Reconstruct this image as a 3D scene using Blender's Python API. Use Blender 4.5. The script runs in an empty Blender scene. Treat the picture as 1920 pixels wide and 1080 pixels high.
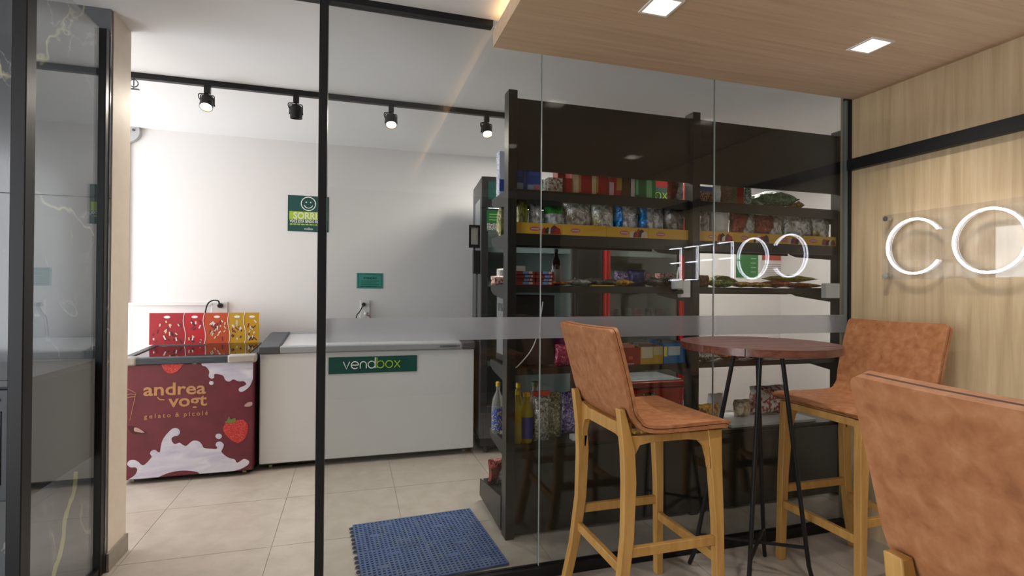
import bpy, math, random
from mathutils import Vector, Matrix
PI = math.pi
sc = bpy.context.scene
C = sc.collection

# ------------------------------------------------------------------ camera
CAM = Vector((0.0, 0.0, 1.30))
F_PX, YAW, PITCH, ROLL = 990.77, 0.29434, 0.004724, 0.008132
_fw = Vector((math.sin(YAW)*math.cos(PITCH), math.cos(YAW)*math.cos(PITCH), math.sin(PITCH)))
_r0 = Vector((math.cos(YAW), -math.sin(YAW), 0))
_u0 = _r0.cross(_fw)
_rt = _r0*math.cos(ROLL) + _u0*math.sin(ROLL)
_up = _u0*math.cos(ROLL) - _r0*math.sin(ROLL)
cd = bpy.data.cameras.new('camera'); cam = bpy.data.objects.new('camera', cd); C.objects.link(cam)
cd.sensor_width = 36.0; cd.lens = F_PX/1920*36; cd.clip_start = 0.02
cam.matrix_world = Matrix(((_rt.x, _up.x, -_fw.x, CAM.x), (_rt.y, _up.y, -_fw.y, CAM.y),
                           (_rt.z, _up.z, -_fw.z, CAM.z), (0, 0, 0, 1)))
sc.camera = cam

# ------------------------------------------------------------------ world, daylight, exposure
w = bpy.data.worlds.new('world'); sc.world = w; w.use_nodes = True
w.node_tree.nodes['Background'].inputs[0].default_value = (0.85, 0.92, 1.0, 1)
w.node_tree.nodes['Background'].inputs[1].default_value = 0.6

def area_light(name, loc, direction, sx, sy, energy, col):
    d = bpy.data.lights.new(name, 'AREA'); d.shape = 'RECTANGLE'; d.size = sx; d.size_y = sy
    d.energy = energy; d.color = col
    o = bpy.data.objects.new(name, d); C.objects.link(o); o.location = loc
    o.rotation_euler = Vector(direction).to_track_quat('-Z', 'Z').to_euler()
    return o
# daylight through the street fronts on the left hand side of both rooms
area_light('daylight_cafe', (-3.0, -0.2, 1.35), (1, 0, 0), 3.0, 2.1, 74, (0.95, 0.97, 1.0))
area_light('daylight_market', (-3.0, 3.95, 1.35), (1, 0, 0), 1.7, 2.2, 50, (0.93, 0.96, 1.0))
sc.view_settings.view_transform = 'Standard'; sc.view_settings.look = 'None'
sc.view_settings.gamma = 1.0; sc.view_settings.use_curve_mapping = False
sc.view_settings.exposure = 0.60
sc.cycles.use_denoising = True
sc.cycles.max_bounces = 10; sc.cycles.transparent_max_bounces = 24; sc.cycles.caustics_reflective = False
sc.cycles.sample_clamp_indirect = 6.0

# ------------------------------------------------------------------ helpers
def at(u, v, Y):
    """world point at depth Y for a measured photo point"""
    r = _fw + _rt*((u-960)/F_PX) + _up*((540-v)/F_PX)
    return CAM + r*(Y/r.y)
def ux(u, v, Y): return at(u, v, Y).x

def lin(c):
    if isinstance(c, str):
        c = [int(c[i:i+2], 16)/255 for i in (0, 2, 4)]
    return tuple((x/12.92 if x <= .04045 else ((x+.055)/1.055)**2.4) for x in c)

_M = {}
def mat(name, col='808080', rough=.5, metal=0.0, spec=.5, emit=None, estr=0, trans=0.0, ior=1.45, coat=0.0):
    if name in _M: return _M[name]
    m = bpy.data.materials.new(name); m.use_nodes = True; b = m.node_tree.nodes['Principled BSDF']
    b.inputs['Base Color'].default_value = (*lin(col), 1)
    b.inputs['Roughness'].default_value = rough; b.inputs['Metallic'].default_value = metal
    b.inputs['Specular IOR Level'].default_value = spec; b.inputs['IOR'].default_value = ior
    b.inputs['Transmission Weight'].default_value = trans; b.inputs['Coat Weight'].default_value = coat
    if emit is not None:
        b.inputs['Emission Color'].default_value = (*lin(emit), 1); b.inputs['Emission Strength'].default_value = estr
    _M[name] = m; return m

def ramp(nt, stops):
    r = nt.nodes.new('ShaderNodeValToRGB'); e = r.color_ramp.elements
    while len(e) > 1: e.remove(e[-1])
    e[0].position = stops[0][0]; e[0].color = (*lin(stops[0][1]), 1)
    for p, c in stops[1:]:
        k = e.new(p); k.color = (*lin(c), 1)
    return r

def nmat(name, stops, scale=(5, 5, 5), detail=4, rough=.5, metal=0, bump=0.0, bscale=None, coord='Object', kind='noise', distortion=0.0, nscale=1.0, spec=.5, coat=0.0, rot=(0, 0, 0), gain=.5):
    """procedural noise/voronoi/wave colour + fine bump"""
    if name in _M: return _M[name]
    m = bpy.data.materials.new(name); m.use_nodes = True; nt = m.node_tree; b = nt.nodes['Principled BSDF']
    tc = nt.nodes.new('ShaderNodeTexCoord'); mp = nt.nodes.new('ShaderNodeMapping')
    mp.inputs['Scale'].default_value = scale; mp.inputs['Rotation'].default_value = rot
    if coord == 'World':
        tc = nt.nodes.new('ShaderNodeNewGeometry'); coord = 'Position'
    nt.links.new(tc.outputs[coord], mp.inputs['Vector'])
    if kind == 'voronoi':
        n = nt.nodes.new('ShaderNodeTexVoronoi'); n.inputs['Scale'].default_value = nscale
        sep = nt.nodes.new('ShaderNodeSeparateColor'); nt.links.new(n.outputs['Color'], sep.inputs[0]); out = sep.outputs[0]
    else:
        n = nt.nodes.new('ShaderNodeTexNoise'); n.inputs['Scale'].default_value = nscale; n.inputs['Detail'].default_value = detail
        n.inputs['Distortion'].default_value = distortion; n.inputs['Roughness'].default_value = gain; out = n.outputs['Fac']
    nt.links.new(mp.outputs[0], n.inputs['Vector'])
    r = ramp(nt, stops); nt.links.new(out, r.inputs[0])
    if kind == 'voronoi': r.color_ramp.interpolation = 'CONSTANT'
    nt.links.new(r.outputs[0], b.inputs['Base Color'])
    b.inputs['Roughness'].default_value = rough; b.inputs['Metallic'].default_value = metal
    b.inputs['Specular IOR Level'].default_value = spec; b.inputs['Coat Weight'].default_value = coat
    if bump:
        bp = nt.nodes.new('ShaderNodeBump'); bp.inputs['Strength'].default_value = bump; bp.inputs['Distance'].default_value = .01
        src = out
        if bscale:
            n2 = nt.nodes.new('ShaderNodeTexNoise'); n2.inputs['Scale'].default_value = bscale; n2.inputs['Detail'].default_value = 3
            nt.links.new(tc.outputs[coord], n2.inputs['Vector']); src = n2.outputs['Fac']
        nt.links.new(src, bp.inputs['Height']); nt.links.new(bp.outputs[0], b.inputs['Normal'])
    _M[name] = m; return m

def glass_mat(name, tint, refl=.05, rough=0.0, power=5.0):
    """thin architectural glass: tinted see-through mixed with a mirror by facing angle"""
    m = bpy.data.materials.new(name); m.use_nodes = True; nt = m.node_tree; nt.nodes.clear()
    o = nt.nodes.new('ShaderNodeOutputMaterial'); mx = nt.nodes.new('ShaderNodeMixShader')
    t = nt.nodes.new('ShaderNodeBsdfTransparent'); g = nt.nodes.new('ShaderNodeBsdfGlossy')
    t.inputs[0].default_value = (*tint, 1); g.inputs['Roughness'].default_value = rough
    lw = nt.nodes.new('ShaderNodeLayerWeight'); lw.inputs[0].default_value = .5
    p = nt.nodes.new('ShaderNodeMath'); p.operation = 'POWER'; p.inputs[1].default_value = power
    ma = nt.nodes.new('ShaderNodeMath'); ma.operation = 'MULTIPLY_ADD'; ma.inputs[1].default_value = 1-refl; ma.inputs[2].default_value = refl
    nt.links.new(lw.outputs['Facing'], p.inputs[0]); nt.links.new(p.outputs[0], ma.inputs[0]); nt.links.new(ma.outputs[0], mx.inputs[0])
    nt.links.new(t.outputs[0], mx.inputs[1]); nt.links.new(g.outputs[0], mx.inputs[2]); nt.links.new(mx.outputs[0], o.inputs[0])
    _M[name] = m; return m

class MB:
    def __init__(s): s.v = []; s.f = []; s.m = []
    def poly(s, vs, fs, m=0):
        k = len(s.v); s.v += [tuple(p) for p in vs]; s.f += [tuple(k+i for i in f) for f in fs]; s.m += [m]*len(fs); return s
    def box(s, x0, x1, y0, y1, z0, z1, m=0):
        return s.poly([(x, y, z) for x in (x0, x1) for y in (y0, y1) for z in (z0, z1)],
                      [(0, 1, 3, 2), (4, 6, 7, 5), (0, 4, 5, 1), (2, 3, 7, 6), (0, 2, 6, 4), (1, 5, 7, 3)], m)
    def bar(s, a, b, w, h, up=(0, 0, 1), w2=None, h2=None, m=0):
        a, b = Vector(a), Vector(b); d = (b-a).normalized(); upv = Vector(up)
        x = d.cross(upv)
        if x.length < 1e-4: x = d.cross(Vector((1, 0, 0)))
        x.normalize(); y = x.cross(d)
        w2 = w if w2 is None else w2; h2 = h if h2 is None else h2
        vs = []
        for p, ww, hh in ((a, w, h), (b, w2, h2)):
            for sx, sy in ((-1, -1), (1, -1), (1, 1), (-1, 1)): vs.append(p + x*sx*ww/2 + y*sy*hh/2)
        return s.poly(vs, [(0, 3, 2, 1), (4, 5, 6, 7), (0, 1, 5, 4), (1, 2, 6, 5), (2, 3, 7, 6), (3, 0, 4, 7)], m)
    def tube(s, pts, r, n=8, cap=True, m=0, closed=False):
        pts = [Vector(p) for p in pts]; N = len(pts); vs = []; prev = None
        rr = r if isinstance(r, (list, tuple)) else [r]*N
        for i, p in enumerate(pts):
            if closed: d = (pts[(i+1) % N]-pts[i-1])
            else: d = pts[min(i+1, N-1)]-pts[max(i-1, 0)]
            d.normalize()
            if prev is None:
                x = d.cross(Vector((0, 0, 1)))
                if x.length < .05: x = d.cross(Vector((1, 0, 0)))
            else: x = prev - d*prev.dot(d)
            x.normalize(); prev = x; y = d.cross(x)
            vs += [p + (x*math.cos(a)+y*math.sin(a))*rr[i] for a in [2*PI*k/n for k in range(n)]]
        fs = []
        for i in range(N if closed else N-1):
            j = (i+1) % N
            fs += [(i*n+k, i*n+(k+1) % n, j*n+(k+1) % n, j*n+k) for k in range(n)]
        if cap and not closed: fs += [tuple(range(n))[::-1], tuple((N-1)*n+k for k in range(n))]
        return s.poly(vs, fs, m)
    def lathe(s, prof, c=(0, 0, 0), n=20, axis='z', m=0):
        vs = []; fs = []; N = len(prof)
        for r, h in prof:
            for k in range(n):
                a = 2*PI*k/n; q = (r*math.cos(a), r*math.sin(a), h)
                if axis == 'y': q = (q[0], q[2], q[1])
                if axis == 'x': q = (q[2], q[0], q[1])
                vs.append((c[0]+q[0], c[1]+q[1], c[2]+q[2]))
        for i in range(N-1): fs += [(i*n+k, i*n+(k+1) % n, (i+1)*n+(k+1) % n, (i+1)*n+k) for k in range(n)]
        fs += [tuple(range(n))[::-1], tuple((N-1)*n+k for k in range(n))]
        return s.poly(vs, fs, m)
    def prism(s, pts, off, m=0):
        """closed 3D polygon extruded by vector off"""
        n = len(pts); off = Vector(off); vs = [Vector(p) for p in pts]; vs += [p+off for p in vs]
        fs = [tuple(range(n))[::-1], tuple(range(n, 2*n))] + [(i, (i+1) % n, n+(i+1) % n, n+i) for i in range(n)]
        return s.poly(vs, fs, m)
    def sphere(s, c, r, n=10, m=0, sc_=(1, 1, 1)):
        prof = [(max(r*math.sin(PI*i/n), 1e-4), -r*math.cos(PI*i/n)) for i in range(n+1)]
        k = len(s.v); s.lathe(prof, (0, 0, 0), n*2, 'z', m)
        for i in range(k, len(s.v)):
            q = s.v[i]; s.v[i] = (c[0]+q[0]*sc_[0], c[1]+q[1]*sc_[1], c[2]+q[2]*sc_[2])
        return s
    def mesh(s, name, mats, origin=(0, 0, 0), smooth=False):
        me = bpy.data.meshes.new(name)
        me.from_pydata([(x-origin[0], y-origin[1], z-origin[2]) for x, y, z in s.v], [], s.f)
        for mm in (mats if isinstance(mats, (list, tuple)) else [mats]): me.materials.append(mm)
        me.polygons.foreach_set('material_index', s.m)
        if smooth: me.polygons.foreach_set('use_smooth', [True]*len(s.f))
        me.update()
        import bmesh
        bm = bmesh.new(); bm.from_mesh(me); bmesh.ops.recalc_face_normals(bm, faces=bm.faces); bm.to_mesh(me); bm.free()
        return me
    def build(s, name, mats, parent=None, origin=None, smooth=False, bevel=0, seg=2, autosmooth=None):
        """parented: vertices given in the parent's own frame (or in the world with parent['base'])"""
        if origin is None:
            origin = (0, 0, 0)
            if parent is None:
                xs, ys, zs = zip(*s.v); origin = ((min(xs)+max(xs))/2, (min(ys)+max(ys))/2, min(zs))
            else: origin = _base.get(parent.name, (0, 0, 0))
        o = bpy.data.objects.new(name, s.mesh(name, mats, origin, smooth)); C.objects.link(o)
        if parent is None: o.location = origin
        else:
            o.parent = parent; _base[o.name] = _base.get(parent.name, (0, 0, 0))
        if parent is None: _base[o.name] = origin
        if bevel:
            b = o.modifiers.new('bevel', 'BEVEL'); b.width = bevel; b.segments = seg; b.limit_method = 'ANGLE'; b.angle_limit = .6
        if smooth or bevel:
            if bevel and not smooth: o.data.polygons.foreach_set('use_smooth', [True]*len(o.data.polygons))
            try:
                o.data.set_sharp_from_angle(angle=.7)
            except Exception: pass
        return o
_base = {}
def tag(o, label=None, cat=None, group=None, kind=None):
    if label: o['label'] = label
    if cat: o['category'] = cat
    if group: o['group'] = group
    if kind: o['kind'] = kind
    return o
def empty(name, loc, rz=0, world=True, **kw):
    o = bpy.data.objects.new(name, None); C.objects.link(o); o.location = loc; o.rotation_euler = (0, 0, rz)
    o.empty_display_size = .1
    _base[o.name] = tuple(loc) if world and rz == 0 else (0, 0, 0)
    return tag(o, **kw)
def copy_tree(o, parent=None):
    c = o.copy(); C.objects.link(c); c.parent = parent
    for ch in [q for q in o.children]: copy_tree(ch, c)
    return c
def struct(o): o['kind'] = 'structure'; return o

def text_mb(txt, size, place, offset=0.0, align='LEFT', depth=.0006, width=None, spacing=1.0):
    """place(x, y, d) -> world point; letters as flat cut-outs"""
    cu = bpy.data.curves.new('t', 'FONT'); cu.body = txt; cu.size = size; cu.align_x = align; cu.offset = offset
    cu.extrude = depth; cu.resolution_u = 3; cu.space_character = spacing
    o = bpy.data.objects.new('t', cu); C.objects.link(o)
    me = bpy.data.meshes.new_from_object(o.evaluated_get(bpy.context.evaluated_depsgraph_get()))
    xs = [v.co.x for v in me.vertices]; k = 1.0; x0 = 0
    if width and xs: k = width/(max(xs)-min(xs)); x0 = min(xs)
    mb = MB(); mb.poly([place((v.co.x-x0)*(k if width else 1), v.co.y, v.co.z) for v in me.vertices], [tuple(p.vertices) for p in me.polygons])
    bpy.data.objects.remove(o); bpy.data.curves.remove(cu); bpy.data.meshes.remove(me)
    return mb

def smooth_closed(pts, n=4):
    out = []; N = len(pts)
    for i in range(N):
        p0, p1, p2, p3 = [Vector(pts[(i+k) % N]) for k in (-1, 0, 1, 2)]
        for j in range(n):
            t = j/n
            out.append(.5*((2*p1)+(p2-p0)*t+(2*p0-5*p1+4*p2-p3)*t*t+(3*p1-p0-3*p2+p3)*t**3))
    return out
def smooth_open(pts, n=6):
    P = [Vector(p) for p in pts]; P = [P[0]*2-P[1]]+P+[P[-1]*2-P[-2]]; out = []
    for i in range(1, len(P)-2):
        p0, p1, p2, p3 = P[i-1:i+3]
        for j in range(n):
            t = j/n; out.append(.5*((2*p1)+(p2-p0)*t+(2*p0-5*p1+4*p2-p3)*t*t+(3*p1-p0-3*p2+p3)*t**3))
    return out+[P[-2]]
def arc(cx, cz, r, a0, a1, n=24):
    return [(cx+r*math.cos(math.radians(a0+(a1-a0)*i/n)), cz+r*math.sin(math.radians(a0+(a1-a0)*i/n))) for i in range(n+1)]

# ------------------------------------------------------------------ materials
WALL = mat('white_paint', 'e8e6e6', .62)
CEIL = mat('ceiling_paint', 'eeeeee', .7)
BEIGE = nmat('beige_paint', [(.3, 'e0d2c0'), (.7, 'e6d9c9')], nscale=3, rough=.6, bump=.02, bscale=180)
DARKWALL = mat('dark_paint', '55504a', .7)
BLACK = mat('black_metal', '1b1b1c', .42, .3)
BLACKM = nmat('shelf_black', [(.3, '141413'), (.7, '1b1a19')], nscale=8, rough=.38, bump=.03, bscale=220)
TILE = nmat('floor_tile', [(.25, 'a0968b'), (.5, 'aca297'), (.75, 'b6ada3')], nscale=1.6, detail=8, rough=.34, gain=.62, distortion=.4, coord='World', spec=.5)
GROUT = mat('grout', 'a0968b', .8)
def wood(name, stops, sc_, rough=.5, bump=.12, gain=.65, coat=0.0, spec=.4):
    return nmat(name, stops, scale=sc_, detail=8, rough=rough, bump=bump, gain=gain, distortion=.35, nscale=1.0, coat=coat, spec=spec)
OAKWALL = wood('oak_wall', [(.3, 'ad9674'), (.5, 'bfa884'), (.7, 'cdb896')], (30, 30, 1.4), .55)
OAKCEIL = wood('oak_ceiling', [(.3, 'bda384'), (.5, 'cab092'), (.7, 'd3bc9f')], (1.2, 34, 34), .5)
OAKLEG = wood('oak_leg', [(.3, 'a2763e'), (.5, 'b38748'), (.7, 'c09658')], (26, 26, 3.0), .42, .06)
REDWOOD = wood('red_wood', [(.3, '45281f'), (.5, '5d372c'), (.7, '73493c')], (3.0, 40, 40), .32, .08, coat=.15)
LEATHER = nmat('tan_leather', [(.25, '875436'), (.42, '996440'), (.55, 'a26d48'), (.75, 'b17f5a')], nscale=6, detail=5, rough=.5, bump=.03, bscale=320, gain=.55, distortion=.3, spec=.35)
SEAM = mat('leather_seam', '4a2513', .7)
GLASS = glass_mat('partition_glass', (.86, .875, .87), .036)
GLASS2 = glass_mat('return_glass', (.88, .90, .90), .13)
ACRYL = glass_mat('acrylic', (.95, .95, .955), .05)
FGLASS = glass_mat('fridge_glass', (.86, .9, .9), .05)
SEAL = mat('silicone', 'a9b0ae', .35)
CHROME = mat('chrome', 'c8c8c8', .18, 1.0)
STEEL = mat('grey_steel', '8a8c8f', .4, .7)
WHITEP = mat('white_plastic', 'e6e6e4', .4)
WHITEM = mat('white_enamel', 'd9dadb', .35)
GREYP = mat('grey_plastic', '8c8f94', .45)
DGREYP = mat('dark_grey_plastic', '4a4d52', .45)
RUBBER = mat('rubber', '202020', .7)
GREEN = mat('vend_green', '0f4f47', .45)
LIME = mat('vend_lime', 'a8cf3a', .45)
PWHITE = mat('print_white', 'eef0ee', .5)
NEON = mat('neon_white', 'ffffff', .4, emit='eef2ff', estr=15.0)
LED = mat('led_warm', 'fff0d8', .4, emit='fff1da', estr=12.0)
SPOTLED = mat('spot_led', 'fff0d0', .4, emit='ffe6b8', estr=30.0)
CASTER = mat('caster_cream', 'c9bf95', .5)

def marble(name):
    m = bpy.data.materials.new(name); m.use_nodes = True; nt = m.node_tree; b = nt.nodes['Principled BSDF']
    tc = nt.nodes.new('ShaderNodeTexCoord'); mp = nt.nodes.new('ShaderNodeMapping'); nt.links.new(tc.outputs['Object'], mp.inputs[0])
    mp.inputs['Rotation'].default_value = (0, .45, 0); mp.inputs['Scale'].default_value = (1.5, 1.5, .55)
    n0 = nt.nodes.new('ShaderNodeTexNoise'); n0.inputs['Scale'].default_value = 2.2; n0.inputs['Detail'].default_value = 7; nt.links.new(mp.outputs[0], n0.inputs['Vector'])
    r0 = ramp(nt, [(.3, '57595b'), (.6, '6c6e71'), (.8, '818388')]); nt.links.new(n0.outputs['Fac'], r0.inputs[0])
    mix = None; src = r0.outputs[0]
    for scale, width, col, off in ((1.35, .005, 'd9cfa2', 3.1), (3.6, .008, 'b4b3aa', 9.7)):
        n1 = nt.nodes.new('ShaderNodeTexNoise'); n1.noise_dimensions = '4D'; n1.inputs['W'].default_value = off
        n1.inputs['Scale'].default_value = scale; n1.inputs['Detail'].default_value = 5; n1.inputs['Distortion'].default_value = .6
        nt.links.new(mp.outputs[0], n1.inputs['Vector'])
        s = nt.nodes.new('ShaderNodeMath'); s.operation = 'SUBTRACT'; s.inputs[1].default_value = .5; nt.links.new(n1.outputs['Fac'], s.inputs[0])
        a = nt.nodes.new('ShaderNodeMath'); a.operation = 'ABSOLUTE'; nt.links.new(s.outputs[0], a.inputs[0])
        mr = nt.nodes.new('ShaderNodeMapRange'); mr.inputs['From Min'].default_value = 0; mr.inputs['From Max'].default_value = width
        mr.inputs['To Min'].default_value = .8; mr.inputs['To Max'].default_value = 0; nt.links.new(a.outputs[0], mr.inputs['Value'])
        n2 = nt.nodes.new('ShaderNodeTexNoise'); n2.inputs['Scale'].default_value = 2.5; nt.links.new(tc.outputs['Object'], n2.inputs['Vector'])
        gt = nt.nodes.new('ShaderNodeMapRange'); gt.inputs['From Min'].default_value = .48; gt.inputs['From Max'].default_value = .6; nt.links.new(n2.outputs['Fac'], gt.inputs['Value'])
        mu = nt.nodes.new('ShaderNodeMath'); mu.operation = 'MULTIPLY'; nt.links.new(mr.outputs[0], mu.inputs[0]); nt.links.new(gt.outputs[0], mu.inputs[1])
        mx = nt.nodes.new('ShaderNodeMix'); mx.data_type = 'RGBA'; nt.links.new(mu.outputs[0], mx.inputs['Factor'])
        nt.links.new(src, mx.inputs['A']); mx.inputs['B'].default_value = (*lin(col), 1); src = mx.outputs['Result']
    nt.links.new(src, b.inputs['Base Color']); b.inputs['Roughness'].default_value = .12; b.inputs['Specular IOR Level'].default_value = .6
    return m
MARBLE = marble('grey_marble')
GOLDV = mat('gold_vein', 'cfc48e', .2)

def frost():
    m = bpy.data.materials.new('frosted_film'); m.use_nodes = True; nt = m.node_tree; nt.nodes.clear()
    o = nt.nodes.new('ShaderNodeOutputMaterial'); mx = nt.nodes.new('ShaderNodeMixShader'); mx.inputs[0].default_value = .30
    r = nt.nodes.new('ShaderNodeBsdfRefraction'); r.inputs['Color'].default_value = (.92, .92, .94, 1); r.inputs['Roughness'].default_value = .34; r.inputs['IOR'].default_value = 1.12
    ad = nt.nodes.new('ShaderNodeMixShader'); ad.inputs[0].default_value = .5
    d = nt.nodes.new('ShaderNodeBsdfDiffuse'); d.inputs[0].default_value = (.55, .56, .58, 1)
    t = nt.nodes.new('ShaderNodeBsdfTranslucent'); t.inputs[0].default_value = (.6, .61, .63, 1)
    nt.links.new(d.outputs[0], ad.inputs[1]); nt.links.new(t.outputs[0], ad.inputs[2])
    nt.links.new(r.outputs[0], mx.inputs[1]); nt.links.new(ad.outputs[0], mx.inputs[2]); nt.links.new(mx.outputs[0], o.inputs[0])
    return m
FROST = frost()

# ================================================================== SETTING
XL, XR, XM = -3.1, 2.65, 4.7          # left fronts, cafe oak wall, far market wall
YB, YG, YC = 4.90, 2.27, -2.0         # market back wall, glass partition, cafe rear wall
ZM, ZC, ZP = 2.57, 2.49, 2.37         # market ceiling, cafe ceiling, oak panel

# floor of separate tiles with recessed joints
fl = struct(MB().box(XL, XM, YC, YB, -.06, -.003).build('floor', GROUT))
_tc = {}
P = .655
for i in range(-4, 9):
    for j in range(-7, 6):
        x0, y0 = -1.03+i*P, 2.245+j*P; x1, y1 = x0+P, y0+P
        a, b_, c, d = max(x0, XL), min(x1, XM), max(y0, YC), min(y1, YB)
        if b_-a < .03 or d-c < .03: continue
        g = .0016
        key = (round(b_-a, 3), round(d-c, 3))
        if key not in _tc:
            _tc[key] = MB().box(-(b_-a)/2+g, (b_-a)/2-g, -(d-c)/2+g, (d-c)/2-g, -.004, 0).mesh('tile', TILE)
        t = bpy.data.objects.new('tile', _tc[key]); C.objects.link(t); t.parent = fl
        fx, fy, fz = _base['floor']; t.location = ((a+b_)/2-fx, (c+d)/2-fy, -fz)
struct(MB().box(XL, XM, YB, YB+.12, 0, ZM+.1).build('wall_back', WALL))
struct(MB().box(XM, XM+.12, YG+.06, YB, 0, ZM+.1).build('wall_market_right', WALL))
struct(MB().box(XR+.12, XM, YG-.06, YG+.06, 0, ZM+.1).build('wall_market_front', WALL))
struct(MB().box(XL, XM, YG-.02, YB, ZM, ZM+.1).build('ceiling', CEIL))
struct(MB().box(XL, XR+.12, YC, YG-.02, ZC, ZC+.18).build('ceiling', CEIL))
struct(MB().box(XR, XR+.12, YC, YG+.06, 0, ZC).build('wall_right', OAKWALL))
struct(MB().box(XL, XR+.12, YC-.12, YC, 0, ZC).build('wall_front', DARKWALL))
# street fronts on the left are open glazing: piers and headers only
struct(MB().box(XL-.12, XL, YC, -1.75, 0, ZC).box(XL-.12, XL, 1.35, 3.06, 0, ZM).box(XL-.12, XL, -1.75, 1.35, 2.42, ZC).box(XL-.12, XL, 4.82, YB, 0, ZM).box(XL-.12, XL, 3.06, 4.82, 2.46, ZM).build('wall_left', WALL))
# wall between cafe and market on the left; its end shows as the beige pillar, its front is marble clad
wp = struct(MB().box(XL, -1.06, 2.86, 3.06, 0, ZM).build('wall_pillar', BEIGE))
struct(MB().box(-1.06, -1.048, 2.84, 3.06, 0, .085).build('baseboard_pillar', nmat('grey_tile_base', [(.3, '8b8175'), (.7, '9a9084')], nscale=6, rough=.4), bevel=.002))
xs = [XL, -2.3, -1.062]
for (z0, z1) in ((0, 1.705), (1.709, ZM)):
    for k in range(2):
        MB().box(xs[k]+.0015, xs[k+1]-.0015, 2.838, 2.86, z0, z1).build('slab', MARBLE, wp)
# one thick gold vein runs down the lower slab
gv = smooth_open([at(142, 884, 2.837), at(140, 915, 2.837), at(131, 945, 2.837), at(122, 975, 2.837), at(119, 1010, 2.837), at(112, 1042, 2.837), at(102, 1070, 2.837), at(96, 1110, 2.837)], 4)
n_ = len(gv); rng = random.Random(3)
mb = MB(); L = [Vector((p.x-.006-.004*rng.random(), 2.8372, p.z)) for p in gv]; R_ = [Vector((p.x+.005+.004*rng.random(), 2.8372, p.z)) for p in gv]
mb.poly(L+R_, [(i, i+1, n_+i+1, n_+i) for i in range(n_-1)]); tag(mb.build('vein', GOLDV, wp), 'thick pale gold vein in the dark marble')

# oak drop panel with openings for the downlights
LX, LY, LH = (1.10, 2.13), (1.73, .80), .056
gx = sorted([.585, XR-.001]+[x+s*LH for x in LX for s in (-1, 1)]); gy = sorted([-.9, YG-.022]+[y+s*LH for y in LY for s in (-1, 1)])
mb = MB()
for i in range(len(gx)-1):
    for j in range(len(gy)-1):
        if i in (1, 3) and j in (1, 3): continue
        mb.box(gx[i], gx[i+1], gy[j], gy[j+1], ZP, ZP+.018)
mb.box(.585, .603, -.9, YG-.022, ZP+.018, ZP+.072); mb.box(.603, XR-.001, -.9, -.882, ZP+.018, ZC)
struct(mb.build('ceiling_panel', OAKCEIL))
# warm LED strip lying on the panel edge and washing the cafe ceiling
led = MB().box(.606, .618, -.85, YG-.06, ZP+.060, ZP+.070).build('led_strip', mat('cove_led', 'ffe0b0', .5, emit='ffce8a', estr=9.0))
tag(led, 'warm LED strip hidden on top of the oak ceiling panel edge', 'light strip')

# glass partition
w1 = empty('window_1', (1.27, YG, 0)); struct(w1)
J = (-.100, .823, 1.756, 2.628)
for k in range(3):
    MB().box(J[k]+(.0015 if k else 0), J[k+1]-.0015, YG-.005, YG+.005, .05, 2.466 if k == 0 else ZP+.03).build('pane', GLASS, w1)
    MB().box(J[k]+.002, J[k+1]-.002, YG-.0066, YG-.0056, 1.083, 1.181).build('frosted_strip', FROST, w1)
for x in J[1:3]:
    MB().box(x-.0015, x+.0015, YG-.005, YG+.005, .05, ZP+.02).build('joint_seal', SEAL, w1)
MB().box(2.618, 2.630, YG-.004, YG+.02, .05, ZP).build('edge_seal', mat('edge_seal', '7b8580', .3), w1)
MB().box(-.133, -.100, YG-.03, YG+.03, 0, ZC).build('post', BLACK, w1, bevel=.002)
MB().box(2.632, 2.6495, YG-.012, YG+.03, 0, ZP+.02).build('post', BLACK, w1)
MB().box(-1.15, .585, YG-.022, YG+.022, 2.464, 2.490).build('top_rail', BLACK, w1)
MB().box(-.100, 2.632, YG-.022, YG+.022, 0, .05).build('bottom_rail', BLACK, w1, bevel=.002)
# return glazing between partition line and pillar
w2 = empty('window_2', (-1.085, 2.5, 0)); struct(w2)
MB().box(-1.089, -1.081, 2.25, 2.82, .04, 2.45).build('pane', GLASS2, w2)
MB().box(-1.105, -1.062, 2.19, 2.25, 0, 2.464).build('post', BLACK, w2, bevel=.003)
MB().box(-1.105, -1.066, 2.80, 2.836, 0, 2.464).build('post', BLACK, w2, bevel=.003)
MB().box(-1.10, -1.07, 2.25, 2.80, 0, .04).build('bottom_rail', BLACK, w2)

# black beam on the oak wall
struct(MB().box(2.612, 2.6495, -1.2, YG-.014, 1.977, 2.037).build('trim_1', BLACK, bevel=.0015))

# hanging cabinet behind the return glazing
cabm = nmat('cabinet_dark', [(.3, '2b2d31'), (.7, '36383d')], nscale=5, rough=.45)
cb = empty('wall_cabinet', (-1.75, 2.55, .535), label='dark hung cabinet with panelled doors against the marble wall', cat='cabinet')
MB().box(-2.40, -1.115, 2.32, 2.835, .535, .945).build('body', cabm, cb, bevel=.002)
MB().box(-2.42, -1.110, 2.295, 2.836, .945, .970).build('worktop', mat('cabinet_top', '3a3b3e', .3), cb, bevel=.002)
for k in range(3):
    a = -1.125-.42*k
    d = MB().box(a-.41, a, 2.30, 2.32, .545, .935).build('door', cabm, cb, bevel=.002)
    MB().box(a-.35, a-.05, 2.297, 2.30, .60, .86).build('panel', mat('cabinet_panel', '24262a', .4), d, bevel=.002)
    MB().box(a-.30, a-.06, 2.288, 2.299, .895, .905).build('handle', BLACK, d)

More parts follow.
